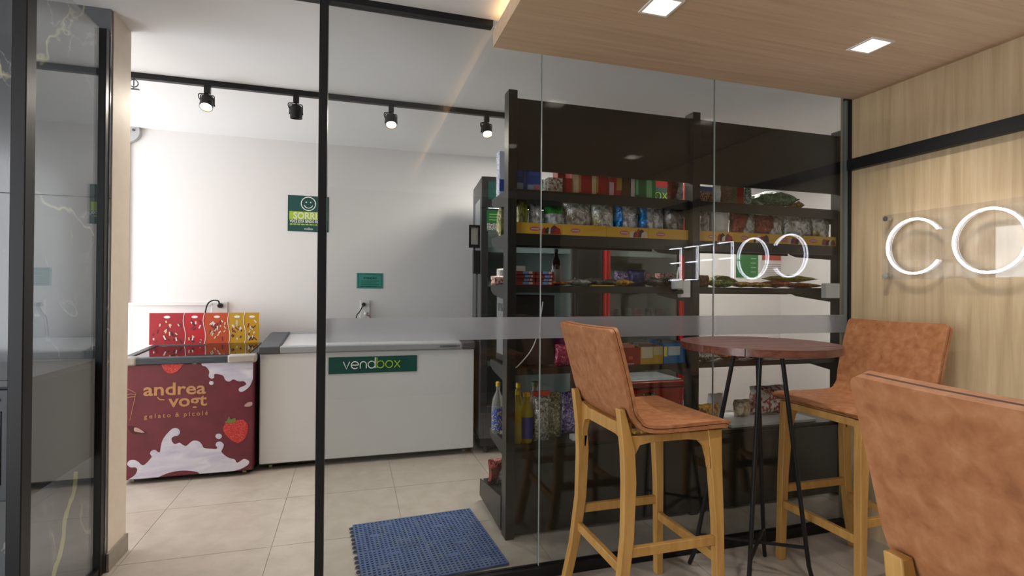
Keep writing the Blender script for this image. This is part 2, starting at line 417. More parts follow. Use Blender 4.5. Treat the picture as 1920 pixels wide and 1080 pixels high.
# ================================================================== FURNITURE
# ---------------- bar stools (local frame: +x is the sitting direction)
def shell_profile():
    pts = [(.227, .790), (.224, .793), (.216, .7965), (.19, .800), (.05, .797), (-.08, .797), (-.135, .806), (-.172, .835), (-.193, .875), (-.215, .96), (-.245, 1.07), (-.262, 1.128), (-.2685, 1.150), (-.2715, 1.160), (-.273, 1.1645)]
    P_ = smooth_open([(x, 0, z) for x, z in pts], 4)
    return [(p.x, p.z) for p in P_]
def shell_half(i, pr):
    def run(a, b): return sum((Vector(pr[k+1])-Vector(pr[k])).length for k in range(a, b))
    n = len(pr); t = i/(n-1); s0 = run(0, i); s1 = run(i, n-1); hw = .243
    if .35 < t < .60: hw -= .014*math.sin((t-.35)/.25*PI)
    for d, r in ((s0, .014), (s1, .020)):
        if d < r: hw -= r-math.sqrt(max(r*r-(r-d)**2, 0))
    return hw
def shell_mb(lo, hi, inset=0.0):
    pr = shell_profile(); n = len(pr); NY = 8; top = []; bot = []
    for i, (x, z) in enumerate(pr):
        a = pr[max(i-1, 0)]; b = pr[min(i+1, n-1)]; d = Vector((b[0]-a[0], b[1]-a[1])).normalized(); nn = Vector((d.y, -d.x))*-1
        # nn points to the sitting side
        if nn.y < 0 and i < n*.4: nn = -nn
        if i >= n*.4 and nn.x < 0: nn = -nn
        hw = shell_half(i, pr)-inset
        for k in range(NY+1):
            y = -hw+2*hw*k/NY
            curve = .010*(y/hw)**2 if i > n*.45 else .004*(y/hw)**2
            top.append((x+nn.x*(hi+curve), y, z+nn.y*(hi+curve))); bot.append((x+nn.x*(lo+curve), y, z+nn.y*(lo+curve)))
    W = NY+1; fs = []; o = len(top)
    for i in range(n-1):
        for k in range(NY):
            q = (i*W+k, i*W+k+1, (i+1)*W+k+1, (i+1)*W+k); fs += [q, tuple(o+j for j in q)[::-1]]
        for k in (0, NY): fs.append((i*W+k, (i+1)*W+k, o+(i+1)*W+k, o+i*W+k))
    for i in (0, n-1):
        for k in range(NY): fs.append((i*W+k, i*W+k+1, o+i*W+k+1, o+i*W+k))
    return MB().poly(top+bot, fs)
def leg_mb(path, wx, wy):
    """path of (x,y,z); rectangular section of given x and y width at every point"""
    mb = MB(); vs = []; fs = []
    for i, p in enumerate(path):
        a, b = wx[i]/2, wy[i]/2
        vs += [(p[0]-a, p[1]-b, p[2]), (p[0]+a, p[1]-b, p[2]), (p[0]+a, p[1]+b, p[2]), (p[0]-a, p[1]+b, p[2])]
    for i in range(len(path)-1):
        for k in range(4): fs.append((i*4+k, i*4+(k+1) % 4, i*4+4+(k+1) % 4, i*4+4+k))
    n = len(path)*4-4; fs += [(3, 2, 1, 0), (n, n+1, n+2, n+3)]
    return mb.poly(vs, fs)
def gusset(y, w, pts): # plate in the x-z plane
    return MB().prism([(x, y-w/2, z) for x, z in pts], (0, w, 0))
def make_stool():
    t = empty('bar_stool', (0, 0, 0), label='x', cat='stool')
    s = shell_mb(-.003, .010).build('seat_shell', LEATHER, t, smooth=True, bevel=.003)
    shell_mb(-.020, -.006).build('shell_back', LEATHER, t, smooth=True, bevel=.003)
    shell_mb(-.007, -.002, .003).build('piping', SEAM, t, smooth=True)
    for sy in (-1, 1):
        y = sy*.200
        # front leg with rounded shoulder into the side rail
        leg_mb([(.205, sy*.212, 0), (.198, sy*.206, .42), (.186, y, .66), (.178, y, .772)], [.032, .038, .050, .062], [.034, .036, .036, .036]).build('leg', OAKLEG, t, bevel=.003)
        leg_mb([(-.262, sy*.215, 0), (-.218, sy*.209, .20), (-.192, sy*.205, .40), (-.186, sy*.203, .60), (-.192, sy*.203, .72), (-.222, sy*.203, .872)],
               [.036, .040, .044, .050, .048, .024], [.034]*6).build('leg', OAKLEG, t, bevel=.003)
        sh = [(.15, .770), (.15, .60), (.148, .66), (.135, .715), (.108, .738), (-.10, .742), (-.14, .735), (-.165, .70), (-.17, .62), (-.17, .770)]
        sh = [(.16, .770), (.16, .62), (.153, .66), (.140, .705), (.110, .735), (.06, .742), (-.10, .742), (-.145, .735), (-.165, .70), (-.175, .62), (-.185, .62), (-.185, .770)]
        gusset(y, .028, sh).build('side_rail', OAKLEG, t, bevel=.002)
        MB().bar((-.195, sy*.206, .345), (.20, sy*.207, .345), .022, .036).build('stretcher', OAKLEG, t, bevel=.003)
    apr = [(-.195, .820), (-.195, .62), (-.180, .70), (-.160, .745), (-.12, .757), (.12, .757), (.160, .745), (.180, .70), (.195, .62), (.195, .820), (.12, .805), (-.12, .805)]
    MB().prism([(-.196, y, z) for y, z in apr], (.028, 0, 0)).build('rear_rail', OAKLEG, t, bevel=.002)
    MB().bar((.186, -.19, .755), (.186, .19, .755), .03, .032).build('front_rail', OAKLEG, t, bevel=.002)
    MB().bar((-.200, -.205, .272), (-.200, .205, .272), .022, .036).build('stretcher', OAKLEG, t, bevel=.003)
    MB().bar((.199, -.205, .272), (.199, .205, .272), .022, .036).build('stretcher', OAKLEG, t, bevel=.003)
    return t
st = make_stool(); st.location = (1.163, 1.935, 0); st['label'] = 'tan leather bar stool seen from behind, left of the round table'; st['group'] = 'tan leather bar stools'
s2 = copy_tree(st); s2.location = (2.225, 1.885, 0); s2.rotation_euler.z = PI; s2['label'] = 'tan leather bar stool facing left, in the corner by oak wall and glass'
s3 = copy_tree(st); s3.location = (1.075, .435, 0); s3.rotation_euler.z = math.radians(-3); s3['label'] = 'nearest tan leather bar stool, its broad back cut off by the right edge'

# ---------------- bar table
TX, TY, TZ, TR = 1.715, 1.915, 1.08, .325
tb = empty('bar_table', (TX, TY, 0), label='round high table with red-brown plank top and thin black rod legs', cat='table')
edges = [-TR, -.21, -.085, .045, .16, .255, TR]
for k in range(len(edges)-1):
    a, b_ = edges[k]+.0014, edges[k+1]-.0014; pts = []
    N = 26
    def xx(y): return math.sqrt(max(TR*TR-y*y, 0))
    ysamp = [a+(b_-a)*(.5-.5*math.cos(PI*i/N)) for i in range(N+1)]
    pts = [(TX+xx(y), TY+y, TZ-.030) for y in ysamp]+[(TX-xx(y), TY+y, TZ-.030) for y in reversed(ysamp)]
    clean = [pts[0]]
    for p in pts[1:]:
        if (Vector(p)-Vector(clean[-1])).length > 1e-4: clean.append(p)
    if (Vector(clean[0])-Vector(clean[-1])).length < 1e-4: clean.pop()
    MB().prism(clean, (0, 0, .030)).build('plank', REDWOOD, tb)
MB().lathe([(.14, TZ-.036), (.14, TZ-.0305)], (TX, TY, 0), 24).build('mounting_plate', BLACK, tb)
feet = [(1.550, 2.165), (1.615, 1.855), (1.952, 2.125), (1.995, 1.885)]
tops = [(TX-.075, TY+.055), (TX-.045, TY-.065), (TX+.055, TY+.065), (TX+.085, TY-.045)]
lows = []
for (fx, fy), (tx, ty) in zip(feet, tops):
    d = Vector((fx-tx, fy-ty, 0)); lo = Vector((tx, ty, 0))+d*.88; lo.z = .075; lows.append(Vector((tx, ty, 0))+d*.80+Vector((0, 0, .16)))
    MB().tube([(tx, ty, TZ-.034), (lo.x, lo.y, .075), (fx-.1*d.x*0, fy, .009)], .0095, 10).build('leg', BLACK, tb, smooth=True)
MB().tube([lows[0], lows[3]], .008, 8).build('brace', BLACK, tb, smooth=True)
MB().tube([lows[1], lows[2]], .008, 8).build('brace', BLACK, tb, smooth=True)

# ---------------- neon sign on acrylic
nx = 2.606
ns = empty('neon_sign', (2.63, 1.27, 1.37), label='clear acrylic board with white neon letters COFFEE on the oak wall', cat='sign')
MB().box(2.612, 2.617, .50, 2.052, 1.372, 1.700).build('board', ACRYL, ns)
for (y, z) in ((2.03, 1.682), (2.03, 1.392), (.52, 1.682), (.52, 1.392)):
    MB().lathe([(.010, 0), (.010, .038)], (2.610, y, z), 14, 'x').build('standoff', CHROME, ns, smooth=True)
    MB().lathe([(.013, -.004), (.013, .002)], (2.609, y, z), 14, 'x').build('standoff_cap', CHROME, ns, smooth=True)
zc, rr, z0, z1 = 1.531, .132, 1.399, 1.663
def yz(pts): return [(nx, y, z) for y, z in pts]
strokes = {'C': [yz([(1.887-p[0], p[1]) for p in arc(0, zc, rr, 34, 326, 36)])],
           'O': [yz([(1.573-p[0], p[1]) for p in arc(0, zc, .137, 0, 356, 44)])]}
def F(y): return [yz([(y-.15, z1), (y, z1), (y, z0)]), yz([(y-.135, zc+.015), (y, zc+.015)])]
def E_(y): return [yz([(y-.155, z1), (y, z1), (y, z0), (y-.155, z0)]), yz([(y-.14, zc+.01), (y, zc+.01)])]
for nm, lst in (('letter_c', strokes['C']), ('letter_o', strokes['O']), ('letter_f', F(1.376)), ('letter_f', F(1.165)), ('letter_e', E_(.975)), ('letter_e', E_(.755))):
    mb = MB()
    for l in lst: mb.tube(l, .005, 8)
    lt = mb.build(nm, NEON, ns, smooth=True)
    mb = MB()
    for l in lst: mb.tube([(x+.0048, y, z) for x, y, z in l], .0052, 8)
    mb.build('tube_backing', WHITEP, lt, smooth=True)
# small cable joining the letters
MB().tube([(2.610, 1.77, 1.60), (2.610, 1.715, 1.60)], .001, 5).build('cable', SEAL, ns)

# ---------------- downlights
for i, (x, y) in enumerate([(x, y) for y in LY for x in LX]):
    lab = {(0, 1): 'square recessed downlight mirrored in the glass beside the tall left shelf post', (1, 1): 'square recessed downlight mirrored in the dark panel left of the middle shelf post', (0, 0): 'square recessed downlight near the left edge of the oak ceiling', (1, 0): 'square recessed downlight above the round table by the oak wall'}
    k = (LX.index(x), LY.index(y))
    t = empty('downlight', (x, y, ZP), label=lab[k], cat='light', group='recessed oak ceiling downlights')
    mb = MB(); h = LH
    for (a, b_, c, d) in ((-h-.006, h+.006, -h-.006, -h+.004), (-h-.006, h+.006, h-.004, h+.006), (-h-.006, -h+.004, -h+.004, h-.004), (h-.004, h+.006, -h+.004, h-.004)):
        mb.box(x+a, x+b_, y+c, y+d, ZP-.004, ZP)
    mb.build('trim_frame', WHITEP, t)
    q = h-.004; mb = MB(); z_ = ZP+.050; r_ = .034
    vs = [(x-q, y-q, ZP-.002), (x+q, y-q, ZP-.002), (x+q, y+q, ZP-.002), (x-q, y+q, ZP-.002), (x-r_, y-r_, z_), (x+r_, y-r_, z_), (x+r_, y+r_, z_), (x-r_, y+r_, z_)]
    mb.poly(vs, [(0, 1, 5, 4), (1, 2, 6, 5), (2, 3, 7, 6), (3, 0, 4, 7), (4, 5, 6, 7)])
    mb.build('reflector', WHITEP, t)
    MB().lathe([(.026, ZP+.040), (.026, ZP+.048)], (x, y, 0), 20).build('lamp', LED, t, smooth=True)
    d = bpy.data.lights.new('downlight_lamp', 'SPOT'); d.energy = 20; d.spot_size = math.radians(125); d.spot_blend = .9; d.shadow_soft_size = .03; d.color = (1, .94, .86)
    o = bpy.data.objects.new('downlight_lamp', d); C.objects.link(o); o.parent = t; o.location = (0, 0, -.008)

# ---------------- ceiling track with spotlights
TYK = 3.64
tk = MB().box(-1.55, 2.6, TYK-.018, TYK+.018, ZM-.034, ZM).build('lighting_track', BLACK, bevel=.002)
tag(tk, 'black ceiling lighting track running across the market', 'track')
def spotlight(x, lit, label):
    t = empty('track_spotlight', (x, TYK, ZM-.034), label=label, cat='spotlight', group='spotlights on the black ceiling track')
    z = ZM-.034
    MB().box(x-.017, x+.017, TYK-.016, TYK+.016, z-.045, z).build('adapter', BLACK, t, bevel=.002)
    MB().tube([(x-.038, TYK, z-.115), (x-.038, TYK, z-.060), (x-.034, TYK, z-.055), (x+.034, TYK, z-.055), (x+.038, TYK, z-.060), (x+.038, TYK, z-.115)], .0032, 6).tube([(x, TYK, z-.045), (x, TYK, z-.056)], .006, 6).build('yoke', BLACK, t)
    MB().tube(smooth_open([(x-.005, TYK, z-.045), (x-.045, TYK-.01, z-.055), (x-.04, TYK-.005, z-.085), (x-.015, TYK+.01, z-.09)], 4), .003, 6).build('wire', BLACK, t)
    # lamp can
    mb = MB(); mb.lathe([(.018, 0), (.034, -.012), (.037, -.040), (.037, -.088), (.033, -.088), (.033, -.070)], (0, 0, 0), 20)
    ang = (math.radians(-28) if lit else math.radians(8)); c = Vector((x, TYK, z-.082))
    R3 = Matrix.Rotation(ang, 3, 'X')
    mb.v = [tuple(c+R3 @ Vector((p[0], p[1], p[2]+.025))) for p in mb.v]
    can = mb.build('can', BLACK, t, smooth=True)
    for s in (-1, 1):
        m2 = MB().lathe([(.006, -.003), (.006, .003)], (x+s*.039, TYK, z-.115), 8, 'x'); m2.build('pivot', BLACK, t)
    mb = MB().lathe([(.032, -.066), (.032, -.074)], (0, 0, 0), 20)
    mb.v = [tuple(c+R3 @ Vector((p[0], p[1], p[2]+.025))) for p in mb.v]
    mb.build('lamp', SPOTLED if lit else mat('lamp_off', '9a9a98', .2), t, smooth=True)
    if lit:
        d = bpy.data.lights.new('track_lamp', 'SPOT'); d.energy = 26; d.spot_size = math.radians(140); d.spot_blend = 1.0; d.shadow_soft_size = .03; d.color = (1, .92, .80)
        o = bpy.data.objects.new('track_lamp', d); C.objects.link(o); o.parent = t
        p = c+R3 @ Vector((0, 0, -.056)); o.location = p-Vector((x, TYK, ZM-.034)); o.rotation_euler = (ang, 0, 0)
spotlight(-.858, True, 'glowing track spotlight nearest the beige pillar')
spotlight(-.352, False, 'unlit black track spotlight, second from the beige pillar')
spotlight(.243, True, 'glowing track spotlight in the middle of the glazed bay')
spotlight(.905, True, 'glowing track spotlight beside the tall black shelf post')

# flush glowing panels added out of view to brighten the aisle behind shelving
for x, lab in ((1.55, 'square LED ceiling panel above the fridges'), (3.35, 'square LED ceiling panel above the right end of the aisle')):
    t = empty('ceiling_light', (x, 3.95, ZM-.012), label=lab, cat='light', group='LED panels over the market aisle')
    MB().box(x-.30, x+.30, 3.65, 4.25, ZM-.012, ZM-.0005).build('frame', WHITEP, t, bevel=.002)
    MB().box(x-.28, x+.28, 3.67, 4.23, ZM-.014, ZM-.0121).build('diffuser', mat('panel_led', 'ffffff', .5, emit='fff6ea', estr=20.0), t)

# ---------------- red ice cream chest freezer
RX0, RX1, FY, FD = -1.45, -.652, 4.05, .66
MAROON = nmat('maroon_print', [(.3, '612431'), (.7, '702b39')], nscale=1.5, rough=.4, coord='Object')
rf = empty('chest_freezer', ((RX0+RX1)/2, FY+FD/2, 0), label='dark red ice cream chest freezer with milk splash and strawberry print', cat='freezer')
MB().box(RX0, RX1, FY, FY+FD, .036, .79).build('body', [MAROON], rf, bevel=.006)
MB().box(RX0, RX1, FY+.03, FY+FD, .026, .036).build('underframe', RUBBER, rf)
rim = MB()
rim.box(RX0-.01, RX1+.01, FY-.015, FY+.05, .790, .835); rim.box(RX0-.01, RX1+.01, FY+FD-.05, FY+FD, .79, .86)
rim.prism([(RX0-.01, FY+.05, .79), (RX0-.01, FY+FD-.05, .79), (RX0-.01, FY+FD-.05, .86), (RX0-.01, FY+.05, .835)], (.05, 0, 0))
rim.prism([(RX1-.04, FY+.05, .79), (RX1-.04, FY+FD-.05, .79), (RX1-.04, FY+FD-.05, .86), (RX1-.04, FY+.05, .835)], (.05, 0, 0))
rim.build('rim', mat('freezer_rim', '3b444d', .4), rf, bevel=.006)
for s in (0, 1):
    g = MB(); xa, xb = (RX0+.04, (RX0+RX1)/2+.02) if s == 0 else ((RX0+RX1)/2-.02, RX1-.04); zz = .012*s
    g.prism([(xa, FY+.05, .822+zz), (xa, FY+FD-.05, .848+zz), (xa, FY+FD-.05, .854+zz), (xa, FY+.05, .828+zz)], (xb-xa, 0, 0))
    g.build('glass_lid', glass_mat('lid_glass%d' % s, (.45, .48, .5), .18), rf)
MB().box(RX1-.16, RX1+.018, FY-.022, FY+.055, .785, .842).build('corner_cap', mat('cap_beige', 'a7a29b', .5), rf, bevel=.012)
MB().box(RX0-.018, RX0+.10, FY-.022, FY+.055, .785, .842).build('corner_cap', mat('cap_beige', 'a7a29b', .5), rf, bevel=.012)
inner = MB(); inner.box(RX0+.04, RX1-.04, FY+.06, FY+FD-.06, .7905, .796); inner.build('liner', mat('liner_grey', '7d8288', .5), rf)
FP = FY-.0012
def fr(pts, n=3): # crop points -> freezer front plane
    q = smooth_closed([(220+x/4, 650+y/4, 0) for x, y in pts], n)
    return [Vector((max(min(p.x, RX1-.002), RX0+.002), FP, min(max(p.z, .039), .788))) for p in [at(a.x, a.y, FP) for a in q]]
MILK = nmat('milk_print', [(.3, 'b9b6cf'), (.55, 'cfcfdf'), (.75, 'e2e2ea')], scale=(4, 4, 14), nscale=1, distortion=1.2, rough=.4)
splash = [(80, 1003), (130, 965), (150, 925), (135, 905), (100, 905), (75, 885), (85, 858), (120, 848), (155, 862), (180, 885), (205, 885), (240, 850), (258, 825), (245, 800), (260, 778), (285, 775), (305, 790), (320, 788), (328, 740), (345, 690), (385, 640), (420, 612), (455, 615), (470, 640), (455, 665), (420, 675), (405, 695), (420, 725), (440, 730), (465, 720), (490, 735), (515, 745), (540, 725), (570, 705), (610, 710), (635, 735), (650, 760), (700, 765), (740, 768), (750, 755), (738, 740), (745, 718), (775, 712), (798, 735), (790, 765), (780, 785), (800, 810), (840, 835), (880, 845), (895, 870), (920, 860), (950, 842), (985, 855), (985, 880), (950, 905), (900, 925), (800, 942), (640, 957), (600, 940), (540, 930), (470, 930), (390, 945), (330, 968), (290, 985), (180, 996)]
MB().prism(fr(splash), (0, -.0008, 0)).build('milk_splash', MILK, rf)
splash2 = [(552, 98), (560, 125), (590, 130), (610, 112), (625, 105), (635, 140), (665, 150), (690, 185), (685, 220), (700, 238), (725, 235), (730, 205), (790, 215), (810, 250), (840, 262), (870, 245), (910, 260), (950, 260), (965, 285), (915, 310), (915, 335), (945, 335), (990, 300), (1010, 260), (1020, 225), (1026, 180), (1026, 98), (800, 95)]
MB().prism(fr(splash2), (0, -.0008, 0)).build('milk_splash', MILK, rf)
def blob(cx, cy, rx, ry): return [(cx+rx*math.cos(a), cy+ry*math.sin(a)) for a in [2*PI*k/10 for k in range(10)]]
for b_ in (blob(705, 272, 17, 15), blob(760, 672, 24, 20)): MB().prism(fr(b_), (0, -.0008, 0)).build('milk_drop', MILK, rf)
BERRY = nmat('strawberry_print', [(0, 'b3262b'), (.5, 'c43434'), (.8, 'd76a5a')], kind='voronoi', nscale=60, rough=.4)
MB().prism(fr([(325, 104), (330, 130), (355, 180), (390, 200), (430, 195), (475, 160), (498, 104), (410, 100)]), (0, -.0008, 0)).build('strawberry', BERRY, rf)
MB().prism(fr([(800, 640), (795, 610), (815, 570), (860, 555), (900, 550), (945, 550), (975, 580), (978, 630), (955, 690), (910, 722), (880, 715), (840, 690)]), (0, -.0008, 0)).build('strawberry', BERRY, rf)
MB().prism([p+Vector((0, -.001, 0)) for p in fr([(805, 565), (822, 555), (838, 520), (848, 545), (866, 540), (888, 535), (885, 556), (900, 570), (870, 568), (840, 575)], 2)], (0, -.0006, 0)).build('strawberry_leaf', mat('leaf_print', '6d7a42', .5), rf)
CHOC = mat('chocolate_print', '4a1c20', .4); CHOC2 = mat('chocolate_light', 'b79a92', .4)
MB().prism(fr([(75, 595), (130, 600), (155, 615), (215, 640), (210, 655), (130, 655), (100, 640)], 2), (0, -.0008, 0)).build('chocolate', CHOC, rf)
MB().prism([p+Vector((0, -.001, 0)) for p in fr([(130, 605), (160, 612), (205, 645), (150, 640), (125, 630)], 2)], (0, -.0006, 0)).build('chocolate_face', CHOC2, rf)
MB().prism(fr([(950, 445), (975, 420), (1010, 415), (1010, 440), (980, 450)], 2), (0, -.0008, 0)).build('chocolate', CHOC2, rf)
GOLD = mat('gold_print', 'b98a5e', .5)
def line_px(pts, r, parent, m, y=FP, org=(220, 650), k=4.0, nm='print_line'):
    q = [at(org[0]+a/k, org[1]+b_/k, y) for a, b_ in pts]; return MB().tube(q, r, 4).build(nm, m, parent)
line_px([(58, 290), (70, 315), (110, 332), (140, 352), (136, 372), (60, 385)], .0018, rf, GOLD)
line_px([(138, 356), (95, 556), (55, 480)], .0018, rf, GOLD); line_px([(60, 365), (100, 355), (138, 360)], .0015, rf, GOLD)
def frtext(txt, x0, x1, ybase, off=.0, asc=1.0, sp=1.0, dy=0):
    a = at(220+x0/4, 650+ybase/4, FP); b_ = at(220+x1/4, 650+(ybase-dy)/4, FP)
    wdt = b_.x-a.x
    return lambda size: text_mb(txt, size, lambda X, Y_, D: (a.x+X, FP-.0006-D, a.z+Y_*asc+(b_.z-a.z)*X/wdt), offset=off, width=wdt, spacing=sp)
frtext('andrea', 195, 665, 368, .0022, 1.0, dy=18)(.115).build('lettering', GOLD, rf)
frtext('vogt', 382, 672, 452, .0022, 1.0, dy=14)(.115).build('lettering', GOLD, rf)
frtext('gelato', 200, 400, 540, .0003, 1.0, 1.5, dy=12)(.042).build('lettering', GOLD, rf)
frtext('&', 435, 465, 526, .0003, 1.0, 1.5, dy=2)(.042).build('lettering', GOLD, rf)
frtext('picolé', 500, 680, 522, .0003, 1.0, 1.5, dy=11)(.042).build('lettering', GOLD, rf)
line_px([(300, 378), (320, 398), (355, 400)], .004, rf, GOLD)
for x in (RX0+.06, RX1-.06):
    for y in (FY+.07, FY+FD-.07):
        c = MB().lathe([(.015, -.012), (.015, .012)], (x, y, .0152), 16, 'x').build('caster', CASTER, rf, smooth=True)
        MB().box(x-.018, x+.018, y-.012, y+.02, .018, .027).build('caster_fork', BLACK, c)

# printed flavour board standing on that freezer
BY = FY+FD-.045
mbp = empty('menu_board', (ux(385, 612, BY), BY, .862), label='red and yellow picture menu board standing on the ice cream freezer', cat='sign')
tl, tr_, bl, br = at(280, 587, BY), at(486, 586, BY), at(284, 637, BY), at(487, 634, BY)
bz0, bz1 = .8615, (tl.z+tr_.z)/2
cols = [(0, .31, 'a32430'), (.31, .49, 'bb2630'), (.49, .715, 'c2502c'), (.715, .865, 'c79a2a'), (.865, 1, 'cc9b23')]
bx0, bx1 = tl.x, tr_.x; bw = bx1-bx0
rngp = random.Random(11)
for k, (a, b_, c) in enumerate(cols):
    MB().box(bx0+a*bw, bx0+b_*bw, BY, BY+.006, bz0, bz1).build('panel', mat('menu_%d' % k, c, .4), mbp)
    # pictured ices: small flat prints
    mm = [mat('ice_a', '4a2a26', .5), mat('ice_b', 'd9c9a8', .5), mat('ice_c', 'ecdfe2', .5), mat('ice_d', '7c2c44', .5)]
    for q in range(26 if b_-a > .2 else 16):
        x = bx0+(a+.03+(b_-a-.06)*rngp.random())*bw; z = bz0+.02+(bz1-bz0-.085)*rngp.random(); an = rngp.uniform(-.9, .9); L_ = .008+.010*rngp.random()
        dx, dz = math.sin(an), math.cos(an)
        p = [Vector((x+dx*s*L_+dz*t*.0045, BY-.0004-.0001*q, z+dz*s*L_-dx*t*.0045)) for s, t in ((-1, -1), (1, -1), (1, 1), (-1, 1))]
        if all(bx0 < v.x < bx1 and bz0 < v.z < bz1 for v in p): MB().prism(p, (0, -.0003, 0)).build('print_ice', mm[rngp.randrange(4)], mbp)
    x = bx0+(a+b_)/2*bw
    MB().prism([Vector((x+.022*math.cos(t), BY-.0005, bz1-.032+.010*math.sin(t))) for t in [2*PI*i/12 for i in range(12)]], (0, -.0006, 0)).build('print_badge', PWHITE, mbp)
for a in (.31, .49, .715, .865):
    MB().tube([(bx0+(a+.012*math.sin(i/8*2*PI))*bw, BY-.001, bz0+(bz1-bz0)*i/8) for i in range(9)], .0022, 5).build('print_line', PWHITE, mbp)

# ---------------- white chest freezer
WX0, WX1, WY, WD = -.622, .940, 4.12, .66
wf = empty('chest_freezer', ((WX0+WX1)/2, WY+WD/2, 0), label='long white chest freezer with green sign on its front', cat='freezer')
MB().box(WX0, WX1, WY, WY+WD, .045, .835).build('body', WHITEM, wf, bevel=.008)
MB().box(WX0+.02, WX1-.02, WY+.03, WY+WD-.02, .030, .045).build('underframe', RUBBER, wf)
MB().box(WX0+.13, WX1-.10, WY-.014, WY+.045, .835, .885).build('rim', mat('rim_grey', '9a9da2', .4), wf, bevel=.008)
MB().box(WX0+.10, WX1-.10, WY+WD-.05, WY+WD, .835, .93).build('rim', mat('rim_grey', '9a9da2', .4), wf, bevel=.008)
for x0, x1 in ((WX0-.008, WX0+.13), (WX1-.10, WX1+.008)):
    MB().prism([(x0, WY-.016, .833), (x0, WY+WD, .833), (x0, WY+WD, .94), (x0, WY+WD-.10, .94), (x0, WY+.10, .90), (x0, WY-.016, .885)], (x1-x0, 0, 0)).build('corner_cap', DGREYP, wf, bevel=.006)
for k in range(2):
    xa, xb = ((WX0+.13, .17), (.15, WX1-.10))[k]; zz = .010*k
    MB().prism([(xa, WY+.045, .866+zz), (xa, WY+WD-.05, .915+zz), (xa, WY+WD-.05, .923+zz), (xa, WY+.045, .874+zz)], (xb-xa, 0, 0)).build('lid', mat('lid_white', 'd4d6d8', .25), wf, bevel=.002)
MB().box(.66, .82, WY-.0155, WY-.014, .852, .868).build('badge', mat('badge_grey', '6f7277', .4), wf)
text_mb('METALFRIO', .014, lambda X, Y_, D: (.69+X, WY-.0158-D, .855+Y_), width=.10).build('badge_lettering', mat('badge_dark', '3a3c40', .4), wf)
for x in (WX0+.07, WX1-.07):
    for y in (WY+.07, WY+WD-.08):
        c = MB().lathe([(.017, -.010), (.017, .010)], (x, y, .0172), 16, 'x').build('caster', CASTER if x < 0 else GREYP, wf, smooth=True)
        MB().box(x-.014, x+.014, y-.01, y+.014, .018, .034).build('caster_fork', BLACK, c)
# sign with thin geometric letters
SY = WY-.004
v0, v1 = at(616, 671.5, SY), at(782, 664.8, SY); v2, v3 = at(616, 702.5, SY), at(782, 695.2, SY)
sx0, sx1, sz0, sz1 = v0.x, v1.x, (v2.z+v3.z)/2, (v0.z+v1.z)/2
vs_ = empty('brand_sign', ((sx0+sx1)/2, SY, sz0), label='dark green vendbox sign on the white chest freezer', cat='sign')
MB().box(sx0, sx1, SY, WY-.0005, sz0, sz1).build('plate', GREEN, vs_)
def vend_letters(parent, x0, z0, h, y, axis=None, r=None, colw=PWHITE, coll=LIME, only=None):
    """x-height h; strokes of the word vendbox"""
    r = r or h*.075
    def c(cx, a0, a1): return arc(cx, .5, .5, a0, a1, 20)
    L_ = [('v', [[(0, 1), (.42, 0), (.84, 1)]], .84), ('e', [[(.03, .5), (.97, .5)]+c(.5, 0, 315)], 1.0), ('n', [[(0, 0), (0, .55)]+arc(.42, .55, .42, 180, 0, 12)+[(.84, 0)]], .84),
          ('d', [c(.5, 0, 355), [(1.0, 1.55), (1.0, 0)]], 1.0), ('b', [c(.5, 0, 355), [(0, 1.55), (0, 0)]], 1.0), ('o', [c(.5, 0, 355)], 1.0), ('x', [[(0, 1), (.8, 0)], [(.8, 1), (0, 0)]], .8)]
    x = x0
    for ch, st_, wd in L_:
        if only is None or ch in only:
            mb = MB()
            for s_ in st_:
                mb.tube([(x+a*h, y, z0+b_*h) for a, b_ in s_], r, 5)
            mb.build('letter', coll if ch in 'box' else colw, parent)
        x += (wd+.24)*h
    return x
vend_letters(vs_, sx0+.105, sz0+.035, .052, SY-.0012)

# ---------------- wall signs
def wall_sign(name, u0, v0_, u1, v1_, m, label, cat='sign', y=YB, th=.004):
    a, b_ = at(u0, v0_, y), at(u1, v1_, y)
    t = empty(name, ((a.x+b_.x)/2, y-th, b_.z), label=label, cat=cat)
    MB().box(a.x, b_.x, y-th, y-.0004, b_.z, a.z).build('plate', m, t); return t, a.x, b_.x, b_.z, a.z
t, a, b_, c, d = wall_sign('warning_sign', 540, 365.5, 616, 436, mat('sign_green', '1f4f4a', .5), 'dark green smiley sign reading SORRIA on the back wall')
y = YB-.0046; W_ = b_-a; H_ = d-c
MB().box(a+.012, b_-.012, y, YB-.004, c+.333*H_, c+.555*H_).build('lime_band', mat('sign_lime', 'a9c53f', .5), t)
MB().tube([(a+.5*W_+.058*math.cos(q), y, c+.78*H_+.058*math.sin(q)) for q in [2*PI*k/32 for k in range(32)]], .0042, 6, closed=True).build('smiley_ring', PWHITE, t)
MB().tube([(a+.5*W_+.036*math.cos(q), y, c+.775*H_+.036*math.sin(q)) for q in [math.radians(200+14*k) for k in range(11)]], .004, 6).build('smiley_mouth', PWHITE, t)
for s in (-1, 1): MB().sphere((a+.5*W_+s*.018, y, c+.82*H_), .0065, 6).build('smiley_eye', PWHITE, t)
text_mb('SORRIA', .085, lambda X, Y_, D: (a+.045+X, y-.0004-D, c+.352*H_+Y_*.95), offset=.002, width=W_-.09).build('lettering', mat('sign_cream', 'e3e6c8', .5), t)
text_mb('VOCÊ ESTÁ SENDO FILMADO', .034, lambda X, Y_, D: (a+.016+X, y-.0004-D, c+.245*H_+Y_), offset=.0008, width=W_-.032).build('lettering', PWHITE, t)
rng2 = random.Random(5); xq = a+.018
while xq < b_-.03:
    wq = .008+.022*rng2.random(); MB().box(xq, min(xq+wq, b_-.018), y-.0003, YB-.004, c+.178*H_, c+.215*H_).build('small_print', mat('sign_lime', 'a9c53f', .5), t); xq += wq+.006
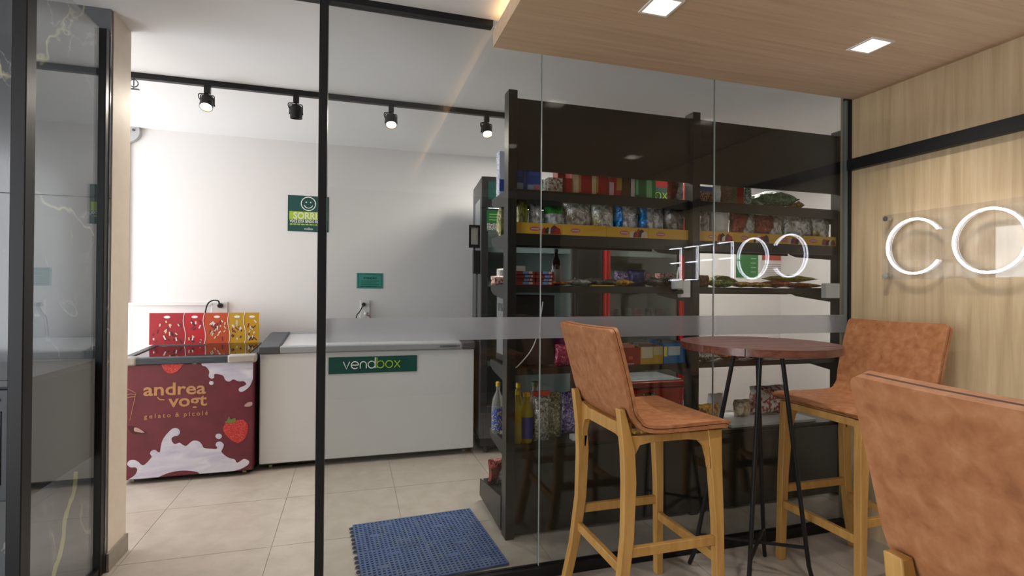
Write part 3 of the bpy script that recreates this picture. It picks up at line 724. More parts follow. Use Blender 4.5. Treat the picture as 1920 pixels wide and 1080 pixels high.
text_mb('vendbox', .032, lambda X, Y_, D: (a+.40*W_+X, y-.0004-D, c+.05*H_+Y_), width=.07).build('lettering', PWHITE, t)
t, a, b_, c, d = wall_sign('notice_sign', 669, 511.5, 718, 541, mat('notice_teal', '3f9488', .5), 'small teal ATENÇÃO notice on the wall above the outlet')
y = YB-.0046; DK = mat('notice_dark', '17504b', .5)
text_mb('ATENÇÃO', .028, lambda X, Y_, D: (a+.055+X, y-D, d-.055+Y_), offset=.0008, width=(b_-a)-.11).build('lettering', DK, t)
for k in range(4): MB().box(a+.035, b_-.035-.02*(k % 2), y, YB-.004, d-.075-.016*k, d-.070-.016*k).build('text_line', DK, t)
for (x0, x1, z0_, z1_) in ((a+.012, b_-.012, d-.016, d-.012), (a+.012, b_-.012, c+.012, c+.016), (a+.012, a+.016, c+.012, d-.012), (b_-.016, b_-.012, c+.012, d-.012)):
    MB().box(x0, x1, y, YB-.004, z0_, z1_).build('border', DK, t)
t, a, b_, c, d = wall_sign('notice_poster', 1380, 462, 1421, 521, mat('poster_green', '2f7a43', .5), 'plain green poster on the back wall behind the right shelf bay', 'poster')
for k in range(5): MB().box(b_-.10, b_-.03, YB-.0046, YB-.004, c+.06+.05*k, c+.07+.05*k).build('text_line', mat('poster_lime', '8fc08a', .5), t)
t, a, b_, c, d = wall_sign('notice_poster', 1428, 462, 1474, 520, mat('poster_white', 'd8d3d2', .5), 'white notice with a red heading block behind the right shelf bay', 'poster')
MB().box(a+.004, b_-.004, YB-.0046, YB-.004, c+.55*(d-c), d-.004).build('heading_block', mat('poster_red', 'b5463f', .5), t)
for k in range(6): MB().box(a+.03, b_-.03, YB-.0046, YB-.004, c+.03+.022*k, c+.036+.022*k).build('text_line', mat('poster_grey', '8d8482', .5), t)

# ---------------- electrics
def outlet(name, u0, v0_, u1, v1_, label):
    a, b_ = at(u0, v0_, YB), at(u1, v1_, YB)
    t = empty(name, ((a.x+b_.x)/2, YB-.02, b_.z), label=label, cat='outlet')
    MB().box(a.x, b_.x, YB-.014, YB-.0004, b_.z, a.z).build('plate', WHITEP, t, bevel=.003); return t, a, b_
t, a, b_ = outlet('wall_outlet', 676, 563, 693, 597, 'white wall outlet with two plugs above the white freezer')
for (u, v, m, e) in ((682, 571, BLACK, [(668, 596), (674, 585)]), (686, 588, WHITEP, [(694, 596), (690, 592)])):
    p = at(u, v, YB-.014); pl = MB().lathe([(.018, 0), (.014, -.03), (.006, -.045)], (p.x, YB-.014, p.z), 12, 'y').build('plug', m, t, smooth=True)
    q = [Vector((p.x, YB-.05, p.z))]+[at(*k, YB-.06) for k in reversed(e)]; q.append(at(e[0][0]+(2 if m is WHITEP else -1), 640, YB-.03))
    MB().tube(smooth_open(q, 5), .005, 6).build('cord', m if m is BLACK else mat('cord_red', '8f4a44', .5), t, smooth=True)
t, a, b_ = outlet('wall_outlet', 398, 566, 427, 592, 'white outlet box with a black plug and looping cord above the menu board')
p = at(413, 573, YB-.014)
MB().lathe([(.022, 0), (.018, -.03), (.008, -.05)], (p.x, YB-.014, p.z), 12, 'y').build('plug', BLACK, t, smooth=True)
MB().tube(smooth_open([(p.x, YB-.055, p.z), at(410, 565, YB-.05), at(401, 563, YB-.05), at(391, 568, YB-.05), at(386, 580, YB-.05), at(384, 600, YB-.05), at(383, 630, YB-.04)], 5), .006, 6).build('cord', BLACK, t, smooth=True)
zc_ = at(300, 570, YB).z
MB_ = MB().box(-1.95, at(398, 570, YB).x, YB-.018, YB-.0004, zc_-.010, zc_+.010); o = MB_.build('cable_duct', WHITEP); tag(o, 'thin white horizontal cable duct on the back wall', 'cable duct')
xv = at(240, 400, YB).x
o = MB().box(xv-.012, xv+.012, YB-.02, YB-.0004, zc_+.011, 2.49).build('cable_duct', WHITEP); tag(o, 'thin white vertical cable duct beside the beige pillar', 'cable duct')
t = empty('junction_box', (xv, YB-.04, 2.495), label='grey oval ceiling corner box above the vertical duct', cat='box')
MB().lathe([(.085, -.035), (.090, -.02), (.090, 0)], (xv, YB-.001, 2.535), 20, 'y').build('housing', mat('box_grey', 'b9b9ba', .5), t, smooth=True)
MB().box(xv-.03, xv+.02, YB-.042, YB-.036, 2.52, 2.54).build('cover', GREYP, t)
MB().lathe([(.010, -.044), (.010, -.034)], (xv+.045, YB-.001, 2.545), 10, 'y').build('screw', DGREYP, t)
# small ceiling camera by the track
p = at(251, 153, 3.64); t = empty('ceiling_hook', (p.x, 3.64, ZM-.034), label='small wire ring hook hanging from the track beside the pillar', cat='hook')
MB().tube([(p.x+.022*math.cos(q), 3.64, ZM-.062+.022*math.sin(q)) for q in [2*PI*k/16 for k in range(16)]], .003, 6, closed=True).build('ring', DGREYP, t)
MB().tube([(p.x, 3.64, ZM-.034), (p.x, 3.64, ZM-.075)], .003, 6).build('stem', DGREYP, t)
MB().box(p.x-.028, p.x+.028, 3.63, 3.65, ZM-.098, ZM-.094).tube([(p.x, 3.64, ZM-.075), (p.x, 3.64, ZM-.095)], .002, 5).build('foot', DGREYP, t)

# ---------------- blue mat of four interlocking grids
BLUE = nmat('mat_blue', [(.3, '33476c'), (.5, '3a5688'), (.7, '4c5d78')], nscale=3, rough=.55, coord='World')
mt = empty('floor_mat', (.37, 2.71, 0), math.radians(3.9), world=False, label='blue plastic grid mat on the floor beside the shelves', cat='mat')
S_ = .331; nb = 15
mb = MB(); st_ = S_/nb
for k in range(nb+1):
    c0 = -S_/2+.004+(S_-.008)*k/nb
    mb.box(c0-.0045, c0+.0045, -S_/2, S_/2, .003, .0125); mb.box(-S_/2, S_/2, c0-.006, c0+.006, .003, .0115)
mb.box(-.030, .030, .10, .125, .004, .0128); mb.box(-.09, -.04, -.02, .01, .004, .0128); mb.box(.03, .10, -.11, -.09, .004, .0128)
gm = mb.mesh('grid_tile', BLUE); bmh = MB().box(-S_/2+.002, S_/2-.002, -S_/2+.002, S_/2-.002, .0005, .003).mesh('grid_base', mat('mat_base', '141c2c', .8))  # dark sheet under the bars stands in for the shade in the holes
lp = MB()
for k in range(7):
    y = -S_/2+.03+k*.045; lp.tube([(-S_/2-.001, y-.008, .006), (-S_/2-.014, y-.008, .006), (-S_/2-.018, y, .006), (-S_/2-.014, y+.008, .006), (-S_/2-.001, y+.008, .006)], .0035, 6)
lpm = lp.mesh('loop_edge', mat('mat_loop', '26344e', .6))
for i in range(2):
    for j in range(2):
        o = bpy.data.objects.new('grid_tile', gm); C.objects.link(o); o.parent = mt; o.location = ((i-.5)*.333, (j-.5)*.333, 0)
        q = bpy.data.objects.new('grid_base', bmh); C.objects.link(q); q.parent = o
        if i == 0:
            q = bpy.data.objects.new('loop_edge', lpm); C.objects.link(q); q.parent = o

# ---------------- black gondola shelving, its open back towards the glass
PY0, PY1, SD = 2.64, 2.72, 3.08
posts = [(.775, .823), (1.897, 1.947), (3.012, 3.062)]
SZ = [1.84, 1.605, 1.328, .880, .470]
gs = empty('gondola_shelf', (1.92, 2.86, 0), label='tall black metal shelving unit full of groceries behind the glass', cat='shelf')
for x0, x1 in posts:
    MB().box(x0, x1, PY0, PY1, 0, 2.352).build('post', BLACKM, gs, bevel=.002)
for k in range(2):
    xa, xb = posts[k][1]+.001, posts[k+1][0]-.001
    MB().box(xa, xb, PY0+.03, PY0+.045, 1.942, 2.320).build('top_panel', BLACKM, gs)
    MB().box(xa, xb, PY0+.01, PY0+.03, .02, .452).build('base_panel', BLACKM, gs)
    MB().box(xa-.03, xb+.03, PY1+.001, 3.20, .10, .130).build('base_deck', BLACKM, gs, bevel=.002)
    MB().box(xa-.03, xb+.03, 3.18, 3.21, .03, .10).build('kick_plate', BLACKM, gs)
    for i, z in enumerate(SZ):
        lip = (.058, .060, .036, .030, .030)[i]
        s = MB().box(xa, xb, PY0+.045, SD, z-.022, z).box(xa, xb, PY0+.035, PY0+.045, z-lip, z).box(xa, xb, SD-.006, SD, z-.04, z).build('shelf', BLACKM, gs)
        for x in (xa-.022, xb+.018):
            MB().prism([(x, PY1+.001, z+.006), (x, PY1+.001, z-.088), (x, SD-.06, z-.052), (x, SD, z-.030), (x, SD, z+.006)], (.004, 0, 0)).build('bracket', BLACKM, s)
MB().prism([(.770, PY1+.001, .02), (.770, PY1+.001, .20), (.770, 3.19, .135), (.770, 3.20, .03)], (.006, 0, 0)).build('end_plate', BLACKM, gs)
for x in (.80, 1.92, 3.03): MB().lathe([(.018, 0), (.018, .03)], (x, 3.14, 0), 12).build('foot', GREYP, gs)
# yellow display tray fronts on the second shelf
def yellow_strip_mat():
    m = bpy.data.materials.new('tray_yellow'); m.use_nodes = True; nt = m.node_tree; b = nt.nodes['Principled BSDF']; b.inputs['Roughness'].default_value = .45
    b.inputs['Base Color'].default_value = (*lin('cf9f2e'), 1); return m
YEL = yellow_strip_mat()
rngy = random.Random(4)
pm = [mat('tray_pink', 'b9586e', .5), mat('tray_red', 'a52a26', .5), mat('tray_black', '352a24', .5), mat('tray_pale', 'c9b8a8', .5), mat('tray_plum', '6a3340', .5)]
for k in range(2):
    xa, xb = posts[k][1]+.002, posts[k+1][0]-.002; n = 4; wd = (xb-xa)/n
    for q in range(n):
        x0 = xa+q*wd
        t = MB().box(x0+.001, x0+wd-.001, PY0+.036, PY0+.040, 1.6055, 1.664)
        t = t.build('display_strip', YEL, None); tag(t, None)
        t.parent = None
        tag(t, ['yellow printed tray front, %s in the left shelf bay', 'yellow printed tray front, %s in the right shelf bay'][k] % ('first from the left', 'second from the left', 'third from the left', 'last on the right')[q], 'tray front', 'yellow tray fronts along the second shelf')
        y = PY0+.0357
        # printed emblem: pink oval badge with two strokes; snack pictures on every other piece
        cx = x0+wd*(.30 if q % 2 else .42); cz = 1.632
        MB().prism([(cx+.030*math.cos(a), y, cz+.012*math.sin(a)) for a in [2*PI*i/12 for i in range(12)]], (0, -.0004, 0)).build('print_badge', pm[0], t)
        MB().box(cx-.022, cx+.022, y-.0008, y-.0004, cz-.003, cz+.003).build('print_badge_line', pm[3], t)
        if q % 2 == 0 or k == 1:
            for j in range(5):
                px_ = x0+wd*(.62+.07*j); w_ = .014+.01*rngy.random(); h_ = .016+.010*rngy.random(); zz = 1.608
                MB().prism([(px_-w_, y, zz), (px_+w_, y, zz), (px_+w_*.7, y, zz+h_*1.6), (px_, y, zz+h_*2), (px_-w_*.8, y, zz+h_*1.4)], (0, -.0004-.0002*j, 0)).build('print_snack', pm[1+(j+q) % 4], t)

# ---------------- groceries
def foil(name, stops, metal=.45, rough=.25, nscale=14): return nmat('foil_'+name, stops, nscale=nscale, detail=3, rough=rough, metal=metal, distortion=1.0, bump=.5, bscale=38)
def foil2(name, wx, wz, nz, stops, metal=.35, rough=.25, const=False):
    """printed foil: colour fields across the pack's own width (wx) and height (wz), crinkled"""
    m = bpy.data.materials.new('print_'+name); m.use_nodes = True; nt = m.node_tree; b = nt.nodes['Principled BSDF']
    tc = nt.nodes.new('ShaderNodeTexCoord'); sp = nt.nodes.new('ShaderNodeSeparateXYZ'); nt.links.new(tc.outputs['Generated'], sp.inputs[0])
    n = nt.nodes.new('ShaderNodeTexNoise'); n.inputs['Scale'].default_value = 26; n.inputs['Detail'].default_value = 3; nt.links.new(tc.outputs['Object'], n.inputs['Vector'])
    def M(op, a, c, k=None):
        q = nt.nodes.new('ShaderNodeMath'); q.operation = op
        for i, v in enumerate((a, c)):
            if isinstance(v, (int, float)): q.inputs[i].default_value = v
            else: nt.links.new(v, q.inputs[i])
        return q.outputs[0]
    v = M('ADD', M('ADD', M('MULTIPLY', sp.outputs['X'], wx), M('MULTIPLY', sp.outputs['Z'], wz)), M('MULTIPLY', M('SUBTRACT', n.outputs['Fac'], .5), nz))
    r = ramp(nt, stops); nt.links.new(v, r.inputs[0])
    n3 = nt.nodes.new('ShaderNodeTexNoise'); n3.inputs['Scale'].default_value = 26; n3.inputs['Detail'].default_value = 3; n3.inputs['Distortion'].default_value = 1.2; nt.links.new(tc.outputs['Object'], n3.inputs['Vector'])
    r3 = ramp(nt, [(.38, '5a5a5a'), (.5, 'c8c8c8'), (.62, 'ffffff')]); nt.links.new(n3.outputs['Fac'], r3.inputs[0])
    mx = nt.nodes.new('ShaderNodeMix'); mx.data_type = 'RGBA'; mx.blend_type = 'MULTIPLY'; mx.inputs['Factor'].default_value = .8  # crease shade multiplied into the foil colour
    nt.links.new(r.outputs[0], mx.inputs['A']); nt.links.new(r3.outputs[0], mx.inputs['B']); nt.links.new(mx.outputs['Result'], b.inputs['Base Color'])
    b.inputs['Metallic'].default_value = metal; b.inputs['Roughness'].default_value = rough
    bp = nt.nodes.new('ShaderNodeBump'); bp.inputs['Strength'].default_value = .8; bp.inputs['Distance'].default_value = .012
    nt.links.new(n3.outputs['Fac'], bp.inputs['Height']); nt.links.new(bp.outputs[0], b.inputs['Normal'])
    return m
FO = dict(silver=foil2('silver', 0, 1, .3, [(.3, 'dcdcdc'), (.8, 'cfcdc9')]),
          brownsilver=foil2('brownsilver', .6, .6, .5, [(.25, 'd6d4d0'), (.45, '8d7357'), (.6, 'dcdbd8'), (.9, 'c8c4bc')]),
          lime=foil2('lime', 1, .2, .2, [(.35, 'b9b27c'), (.6, 'a8ad4c'), (.85, 'b4b838')], .2),
          green=foil2('green', 0, 1, .06, [(.68, 'd8dce0'), (.72, '3f9a3c'), (1, '2f8a34')], .05, .35),
          blue=foil2('blue', 1, 0, .10, [(.24, '1880c4'), (.30, 'd8dadc'), (.8, 'c4c4c8')]),
          dark=foil2('dark', .4, .6, .5, [(.3, '4a4744'), (.5, 'a8a5a2'), (.7, '6a6764')]),
          red=foil2('red', .8, -.3, .12, [(.12, '8d2a22'), (.20, '7a221d'), (.25, 'cfcdcb'), (.7, 'd8d7d6')]),
          gold=foil2('gold', .5, .5, .4, [(.25, 'b39a4c'), (.45, 'd8d7d2'), (.8, 'cfcdc6')]),
          deepgreen=foil('deepgreen', [(.35, '0f3d2b'), (.5, '1f6a42'), (.7, '5fa37a')], .25, .25),
          orange=foil('orange', [(.35, '7d4a17'), (.6, 'b5792e')], .3),
          white=nmat('bag_white', [(.3, 'c9c6c2'), (.7, 'dedbd6')], nscale=5, rough=.5, bump=.3, bscale=30),
          magenta=foil('magenta', [(.35, '5e0d4a'), (.5, '8f1a70'), (.7, 'b0408f')], .1, .3),
          navy=foil('navy', [(.35, '141a4c'), (.6, '26307a')], .2, .3),
          purple=foil('purple', [(.35, '3d2468'), (.5, '8e7cb4'), (.7, 'd8d2e2')], .2, .3),
          yellow=foil('yellow', [(.38, '7a3a1c'), (.48, 'a8742a'), (.58, 'cfa93a'), (.75, 'd8c25c')], .1, .35, 9),
          yellowgreen=foil('yellowgreen', [(.35, '6d7026'), (.5, '98983a'), (.65, 'c2a744')], .1, .35, 9),
          redyel=foil('redyel', [(.35, '7a1f1c'), (.5, 'a33a24'), (.62, 'c79a34')], .1, .35, 9),
          pale=foil('pale', [(.35, '9a6a3a'), (.5, 'c6b398'), (.7, 'dcd3c4')], .1, .4, 9),
          clear=foil('clear', [(.35, '4f4a42'), (.5, '8f8a80'), (.68, 'd0cec9')], .3, .18, 16))
def bag_mesh(w, h, d, seed, mtl, lying=False):
    """pillow bag: bulged two-sided grid with crimped seals"""
    rg = random.Random(seed); NX, NZ = 10, 12; top = []; bot = []
    ph = [rg.uniform(0, 6.28) for _ in range(8)]
    for j in range(NZ+1):
        for i in range(NX+1):
            u, v = i/NX, j/NZ
            e = (1-abs(2*u-1)**3.0)*max(0, 1-abs(2*v-1)**2.6)
            cr = .10*math.sin(9*u+ph[0]+4*v)+.08*math.sin(13*v+ph[1]-5*u)+.06*math.sin(21*u+ph[2])
            th = d/2*max(.03, e**.55*(1+cr) if e > 0 else .03)
            sx = w/2*(1-.10*math.sin(PI*v)*.6-.03*math.sin(ph[3]+7*v))
            x = (2*u-1)*sx; z = h*v+.012*h*math.sin(ph[4]+11*u)*(v if v > .5 else 0)
            th2 = th*(1+.12*math.sin(ph[5]+8*u+6*v))
            top.append((x, -th, z)); bot.append((x, th2, z))
    W = NX+1; o = len(top); fs = []
    for j in range(NZ):
        for i in range(NX):
            q = (j*W+i, j*W+i+1, (j+1)*W+i+1, (j+1)*W+i); fs += [q, tuple(o+k for k in q)[::-1]]
    for i in range(NX):
        for j in (0, NZ): fs.append((j*W+i, j*W+i+1, o+j*W+i+1, o+j*W+i))
    for j in range(NZ):
        for i in (0, NX): fs.append((j*W+i, (j+1)*W+i, o+(j+1)*W+i, o+j*W+i))
    mb = MB(); mb.poly(top+bot, fs)
    if lying: mb.v = [(x, z-h/2, -y+d*.62) for x, y, z in mb.v]
    else: pass
    zm = min(p[2] for p in mb.v); mb.v = [(x, y, z-zm) for x, y, z in mb.v]
    return mb
_seed = [0]
def bag(u0, u1, vt, y, zb, d, mtl, label, cat='bag', group=None, h=None, lying=False, tilt=0, depth=None, name='snack_bag', rz=0):
    """bag standing (or lying) on height zb, between photo columns u0..u1 at depth y"""
    _seed[0] += 1; vm = (vt if vt else 500)
    xa, xb = ux(u0, vm, y), ux(u1, vm, y)
    if lying: w_ = xb-xa; mb = bag_mesh(w_, depth or .12, d, _seed[0], mtl, True)
    else:
        hh = h or at((u0+u1)/2, vt, y).z-zb; mb = bag_mesh(xb-xa, hh, d, _seed[0], mtl)
    o = mb.build(name, FO[mtl] if isinstance(mtl, str) else mtl, None, origin=(0, 0, 0), smooth=True)
    o.location = ((xa+xb)/2, y+(0 if lying else d*.2), zb+.001); o.rotation_euler = (tilt, 0, rz)
    tag(o, label, cat, group); return o
def carton(u0, u1, vt, y, zb, dep, m, label, cat='carton', group=None, bands=(), name='carton', h=None, side=None):
    xa, xb = ux(u0, vt, y), ux(u1, vt, y); zt = zb+h if h else at((u0+u1)/2, vt, y).z
    t = empty(name, ((xa+xb)/2, y+dep/2, zb+.0005), label=label, cat=cat, group=group)
    MB().box(xa, xb, y, y+dep, zb+.0005, zt).build('box', m, t, bevel=.0015)
    for (fx0, fx1, f0, f1, bm_) in bands:
        MB().box(xa+(xb-xa)*fx0, xa+(xb-xa)*fx1, y-.0008, y, zb+(zt-zb)*f0, zb+(zt-zb)*f1).build('print', bm_, t)
    if side: MB().box(xa-.0008, xa, y+.002, y+dep-.002, zb+.004, zt-.002).build('side_print', side, t)
    return t
def bottle(u, y, zb, r, h, body, cap, label, cat='bottle', lab=None, labz=(.2, .5), neck=.35, capc=None, group=None, name='bottle', rn=None):
    x = ux(u, 700, y); rn = rn or r*neck
    t = empty(name, (x, y, zb+.0005), label=label, cat=cat, group=group); z = zb+.0005
    MB().lathe([(r*.8, z), (r, z+.012), (r, z+h*.55), (r*.82, z+h*.68), (rn, z+h*.82), (rn, z+h*.93)], (x, y, 0), 18).build('body', body, t, smooth=True)
    if cap: MB().lathe([(rn*1.25, z+h*.91), (rn*1.25, z+h*.99), (rn*.9, z+h)], (x, y, 0), 14).build('cap', cap, t, smooth=True)
    if lab: MB().lathe([(r*1.02, z+h*labz[0]), (r*1.02, z+h*labz[1])], (x, y, 0), 18).build('label', lab, t, smooth=True)
    return t
cm = lambda n, c, r=.45: mat('pk_'+n, c, r)
NOI = lambda n, st, sc_=30: nmat('pkn_'+n, st, nscale=sc_, rough=.45, kind='voronoi')

# top shelf
z = SZ[0]; G1 = 'boxes and cartons on the top shelf'
bluec = cm('blue', '1f4a9a'); whitec = cm('white', 'd8dbe0'); redc = cm('red', 'a3231f'); creamc = cm('cream', 'd6b78f')
o = carton(937, 962, 284, 2.93, z, .07, whitec, 'tall white and blue milk carton at the outer end of the top shelf', group=G1, bands=[(0, 1, .12, .38, bluec)], side=NOI('milk', [(0, 'd8dbe0'), (.75, '3b56a8')], 40))
carton(967, 983, 300, 2.71, z, .07, bluec, 'narrow blue carton standing right beside the tall left post', group=G1, bands=[(0, .9, 0, .25, cm('bluepale', '8ea4cc')), (.1, .8, .45, .85, cm('blue2', '3561b4'))])
carton(987, 1014, 300, 2.71, z, .07, bluec, 'wide blue carton with a pinkish corner, second on the top shelf', group=G1, bands=[(.5, 1, 0, .22, cm('pinkish', 'a8707c')), (.1, .5, .02, .2, cm('bluepale', '8ea4cc')), (.15, .9, .5, .9, cm('blue2', '3561b4'))])
carton(1028, 1055, 333, 2.72, z, .08, NOI('noodle', [(0, 'a89f94'), (.5, '7c4a35'), (.75, 'c8c4be')], 22), 'low white and brown food box on the top shelf', cat='box', group=G1)
carton(1055, 1073, 334, 2.73, z, .08, redc, 'low red box beside the brown food box', cat='box', group=G1, bands=[(0, .4, 0, 1, cm('red2', '7c1d1c'))])
carton(1046, 1071, 300, 2.86, z, .08, cm('red3', 'a5322f'), 'tall red carton standing behind the low red box', group=G1, bands=[(.5, 1, .62, .85, cm('palepink', 'c8a8a8'))])
carton(1072, 1109, 300, 2.74, z, .09, redc, 'red biscuit carton with a cream left side, first of two', group=G1, bands=[(0, .36, 0, 1, creamc), (.55, .95, .75, 1, cm('palepink', 'c8a8a8')), (.38, .48, .1, .95, cm('goldprint', 'b98a3c'))])
carton(1110, 1139, 300, 2.74, z, .09, redc, 'red biscuit carton with a cream left side, second of two', group=G1, bands=[(0, .28, 0, 1, creamc), (.5, 1, .72, .95, cm('palegrey', 'b8b0ac')), (.3, .42, .1, .95, cm('goldprint', 'b98a3c'))])
carton(1143, 1166, 300, 2.74, z, .08, cm('red4', 'b02a2a'), 'red and pink carton right of the biscuit cartons', group=G1, bands=[(0, .35, 0, .4, cm('palepink', 'c8a8a8')), (.6, 1, .2, .9, cm('goldprint', 'b98a3c'))])
carton(1167, 1184, 300, 2.74, z, .08, cm('brown', '54381f'), 'dark brown box between red and green cartons', cat='box', group=G1)
carton(1185, 1191, 300, 2.73, z, .06, cm('whitered', 'c9bdb6'), 'slim pale carton before the green cartons', group=G1)
carton(1192, 1210, 300, 2.73, z, .07, cm('green', '1d6b38'), 'dark green carton on the top shelf', group=G1, bands=[(.05, .3, .1, .9, cm('greenpale', '6fae7f'))])
carton(1211, 1230, 300, 2.73, z, .07, cm('green3', '2f8a48'), 'lighter green carton on the top shelf', group=G1, bands=[(.1, .6, .05, .95, cm('greenpale2', '8cbf8c'))])
bag(1252, 1284, 338, 2.80, z, .05, 'red', 'shiny red bag slumped by the middle post on the top shelf', group='bags on the top shelf')
carton(1312, 1339, 350, 2.75, z, .09, NOI('bluebrown', [(0, 'a8784a'), (.4, 'c8a888'), (.7, '5a3a2c')], 30), 'brown printed box with a blue top, right of the middle post', cat='box', group=G1, bands=[(0, 1, .72, 1, cm('skyblue', '4a6ea8'))])
bag(1339, 1352, 344, 2.73, z, .05, 'white', 'small white bag standing on the top shelf, right bay', group='bags on the top shelf')
carton(1352, 1371, 346, 2.74, z, .07, NOI('lentil', [(0, '7a5a42'), (.5, 'a88a6c'), (.8, '3d2a20')], 120), 'speckled brown packet on the top shelf', cat='packet', group=G1)
carton(1371, 1382, 347, 2.74, z, .07, NOI('lentil2', [(0, '8a6a52'), (.5, '3c6a34'), (.8, '2d5a2a')], 80), 'slim green and brown packet on the top shelf', cat='packet', group=G1)
carton(1382, 1395, 348, 2.74, z, .07, cm('brick', '9a3524'), 'brick red packet on the top shelf, right bay', cat='packet', group=G1)
carton(1397, 1409, 350, 2.76, z, .06, NOI('greenwhite', [(0, '2f5a34'), (.5, 'b8c2b4')], 40), 'green and white packet before the green bag', cat='packet', group=G1)
bag(1411, 1482, 368, 2.80, z, .095, 'deepgreen', 'glossy green bag lying on the top shelf, right bay', lying=True, depth=.15, group='bags on the top shelf')
bag(1484, 1499, 368, 2.78, z, .05, 'orange', 'small amber pouch at the right end of the green bag', lying=True, depth=.09, group='bags on the top shelf')

# second shelf: crisp bags behind the yellow tray fronts
z = SZ[1]; G2 = 'foil snack bags on the second shelf'
L2 = [(966, 991, 373, 'lime', 'yellow-green foil bag beside the tall left post'), (993, 1018, 382, 'silver', 'silver crinkled bag left of the green and white bag'), (1021, 1058, 386, 'green', 'green and white bag on the second shelf'),
      (1058, 1110, 374, 'brownsilver', 'wide silver-brown foil bag, the largest on the second shelf'), (1108, 1151, 376, 'gold', 'silver and gold foil bag left of the first blue bag'), (1152, 1197, 375, 'blue', 'first blue-edged silver bag, middle of the left bay'),
      (1197, 1246, 380, 'blue', 'second blue-edged silver bag, right of the first'), (1246, 1284, 388, 'dark', 'dark foil bag by the middle post, second shelf'), (1312, 1330, 386, 'silver', 'silver bag just right of the middle post'),
      (1333, 1369, 388, 'white', 'plain white paper bag on the second shelf'), (1371, 1418, 397, 'red', 'red and silver foil bag beside the white paper bag'), (1416, 1471, 403, 'red', 'rounded red foil bag in the middle of the right bay'),
      (1470, 1524, 401, 'silver', 'big bright silver bag near the right end'), (1523, 1556, 405, 'gold', 'yellow and silver bag at the right end of the second shelf')]
for k, (a, b_, v, m, lab) in enumerate(L2): bag(a, b_, v, 2.735, z, .085, m, lab, group=G2)
bag(927, 957, 388, 2.99, z, .06, 'lime', 'neon yellow-green bag at the outer end of the second shelf', group=G2, rz=1.2)

# third shelf: flat packets and a bottle
z = SZ[2]; G3 = 'packets on the third shelf'
k = 0
for st_i, (u0, u1) in enumerate(((967, 1004), (1005, 1040))):
    for j in range(4):
        base = cm('rbred%d' % (j % 2), ('8c2420', '74201d')[j % 2]); e_ = .06*(j % 3)
        carton(u0+(j % 2), u1-(j % 2), 520, 2.715+.004*((j*3) % 4), z+.0195*j, .13, base, 'flat red and blue packet, %s of the %s stack on the third shelf' % (('bottom', 'second', 'third', 'top')[j], ('left', 'right')[st_i]), cat='packet', group=G3, h=.0190, name='packet',
               bands=[(.35+e_, .62+e_, .30, 1, cm('rbblue', '5f8fc4')), (.66+e_, .86, .35, .95, cm('rbpale', 'c8aaa2')), (0, 1, 0, .16, cm('rbdark', '3a1312'))])  # dark foot band paints the shadow line between stacked packets
carton(966, 985, 503, 2.78, z+.079, .09, cm('whitebox', 'd5d4d0'), 'small white box lying on the left packet stack', cat='box', group=G3, h=.030)
glassb = mat('beer_brown', '2a130a', .12, coat=.5)
bottle(1041, 2.93, z, .029, .22, glassb, mat('beer_cap', '2a1a14', .4), 'brown glass beer bottle standing on the third shelf', lab=cm('beerlabel', 'a8a49c'), labz=(.12, .45))
bag(1030, 1064, 520, 2.74, z, .022, 'redyel', 'small orange-red packet lying before the beer bottle', 'packet', G3, lying=True, depth=.09)
bag(1062, 1102, 515, 2.76, z, .035, 'silver', 'grey shiny packet lying beside the orange-red packet', 'packet', G3, lying=True, depth=.12)
bag(1096, 1128, 515, 2.80, z, .042, 'dark', 'dark foil packet lying left of the yellow wafer', 'packet', G3, lying=True, depth=.12)
bag(1124, 1158, 515, 2.80, z, .040, FO['dark'], 'dark foil packet lying behind the yellow wafer', 'packet', G3, lying=True, depth=.12)
carton(1110, 1152, 533, 2.71, z, .03, cm('waferyel', 'c2a534'), 'thin yellow wafer packet at the shelf edge', cat='packet', group=G3, h=.008, name='packet')
bag(1154, 1182, 505, 2.86, z, .06, 'purple', 'rounded white and purple pack on the third shelf', 'packet', G3, h=.095)
bag(1155, 1184, 522, 2.73, z, .035, 'yellow', 'small yellow and black snack packet before the purple pack', 'packet', G3, lying=True, depth=.08)
bag(1180, 1212, 504, 2.83, z, .06, 'navy', 'dark navy blue pouch on the third shelf', 'packet', G3, h=.105)
bag(1210, 1236, 520, 2.78, z, .05, 'dark', 'dark crinkled packet right of the navy pouch', 'packet', G3, lying=True, depth=.12)
bag(1234, 1257, 520, 2.78, z, .05, foil('blackfoil', [(.4, '1c1b1b'), (.7, '4c4a4a')], .6), 'black packet beside the white charger on the post', 'packet', G3, lying=True, depth=.12)
carton(1238, 1270, 507, 2.95, z+.055, .06, NOI('whred', [(0, 'c8a8a4'), (.6, 'a33038')], 26), 'pale red carton behind the white charger', cat='packet', group=G3, h=.035, name='packet')
carton(1238, 1270, 507, 2.95, z, .06, cm('darkred', '4a1518'), 'dark carton under the pale red carton', cat='packet', group=G3, h=.054, name='packet')
bag(1308, 1331, 512, 2.77, z, .07, nmat('pk_clay', [(.3, '6a3a2a'), (.7, '9a6a4c')], nscale=12, rough=.5), 'brown rounded packet just right of the middle post, third shelf', 'packet', G3, h=.075)
bag(1334, 1372, 512, 2.93, z, .070, 'yellowgreen', 'olive green snack bag lying on the third shelf', 'packet', G3, lying=True, depth=.12)
bag(1330, 1372, 525, 2.75, z, .04, foil('greenpk', [(.35, '2f5a2c'), (.55, '7c8f3c'), (.7, 'b8a95c')], .1), 'green and yellow packet before the olive bag', 'packet', G3, lying=True, depth=.09)
bag(1374, 1406, 528, 2.75, z, .032, 'yellow', 'yellow packet lying below the green poster', 'packet', G3, lying=True, depth=.1)
bag(1403, 1438, 528, 2.75, z, .032, 'yellow', 'yellow packet lying below the white notice', 'packet', G3, lying=True, depth=.1)
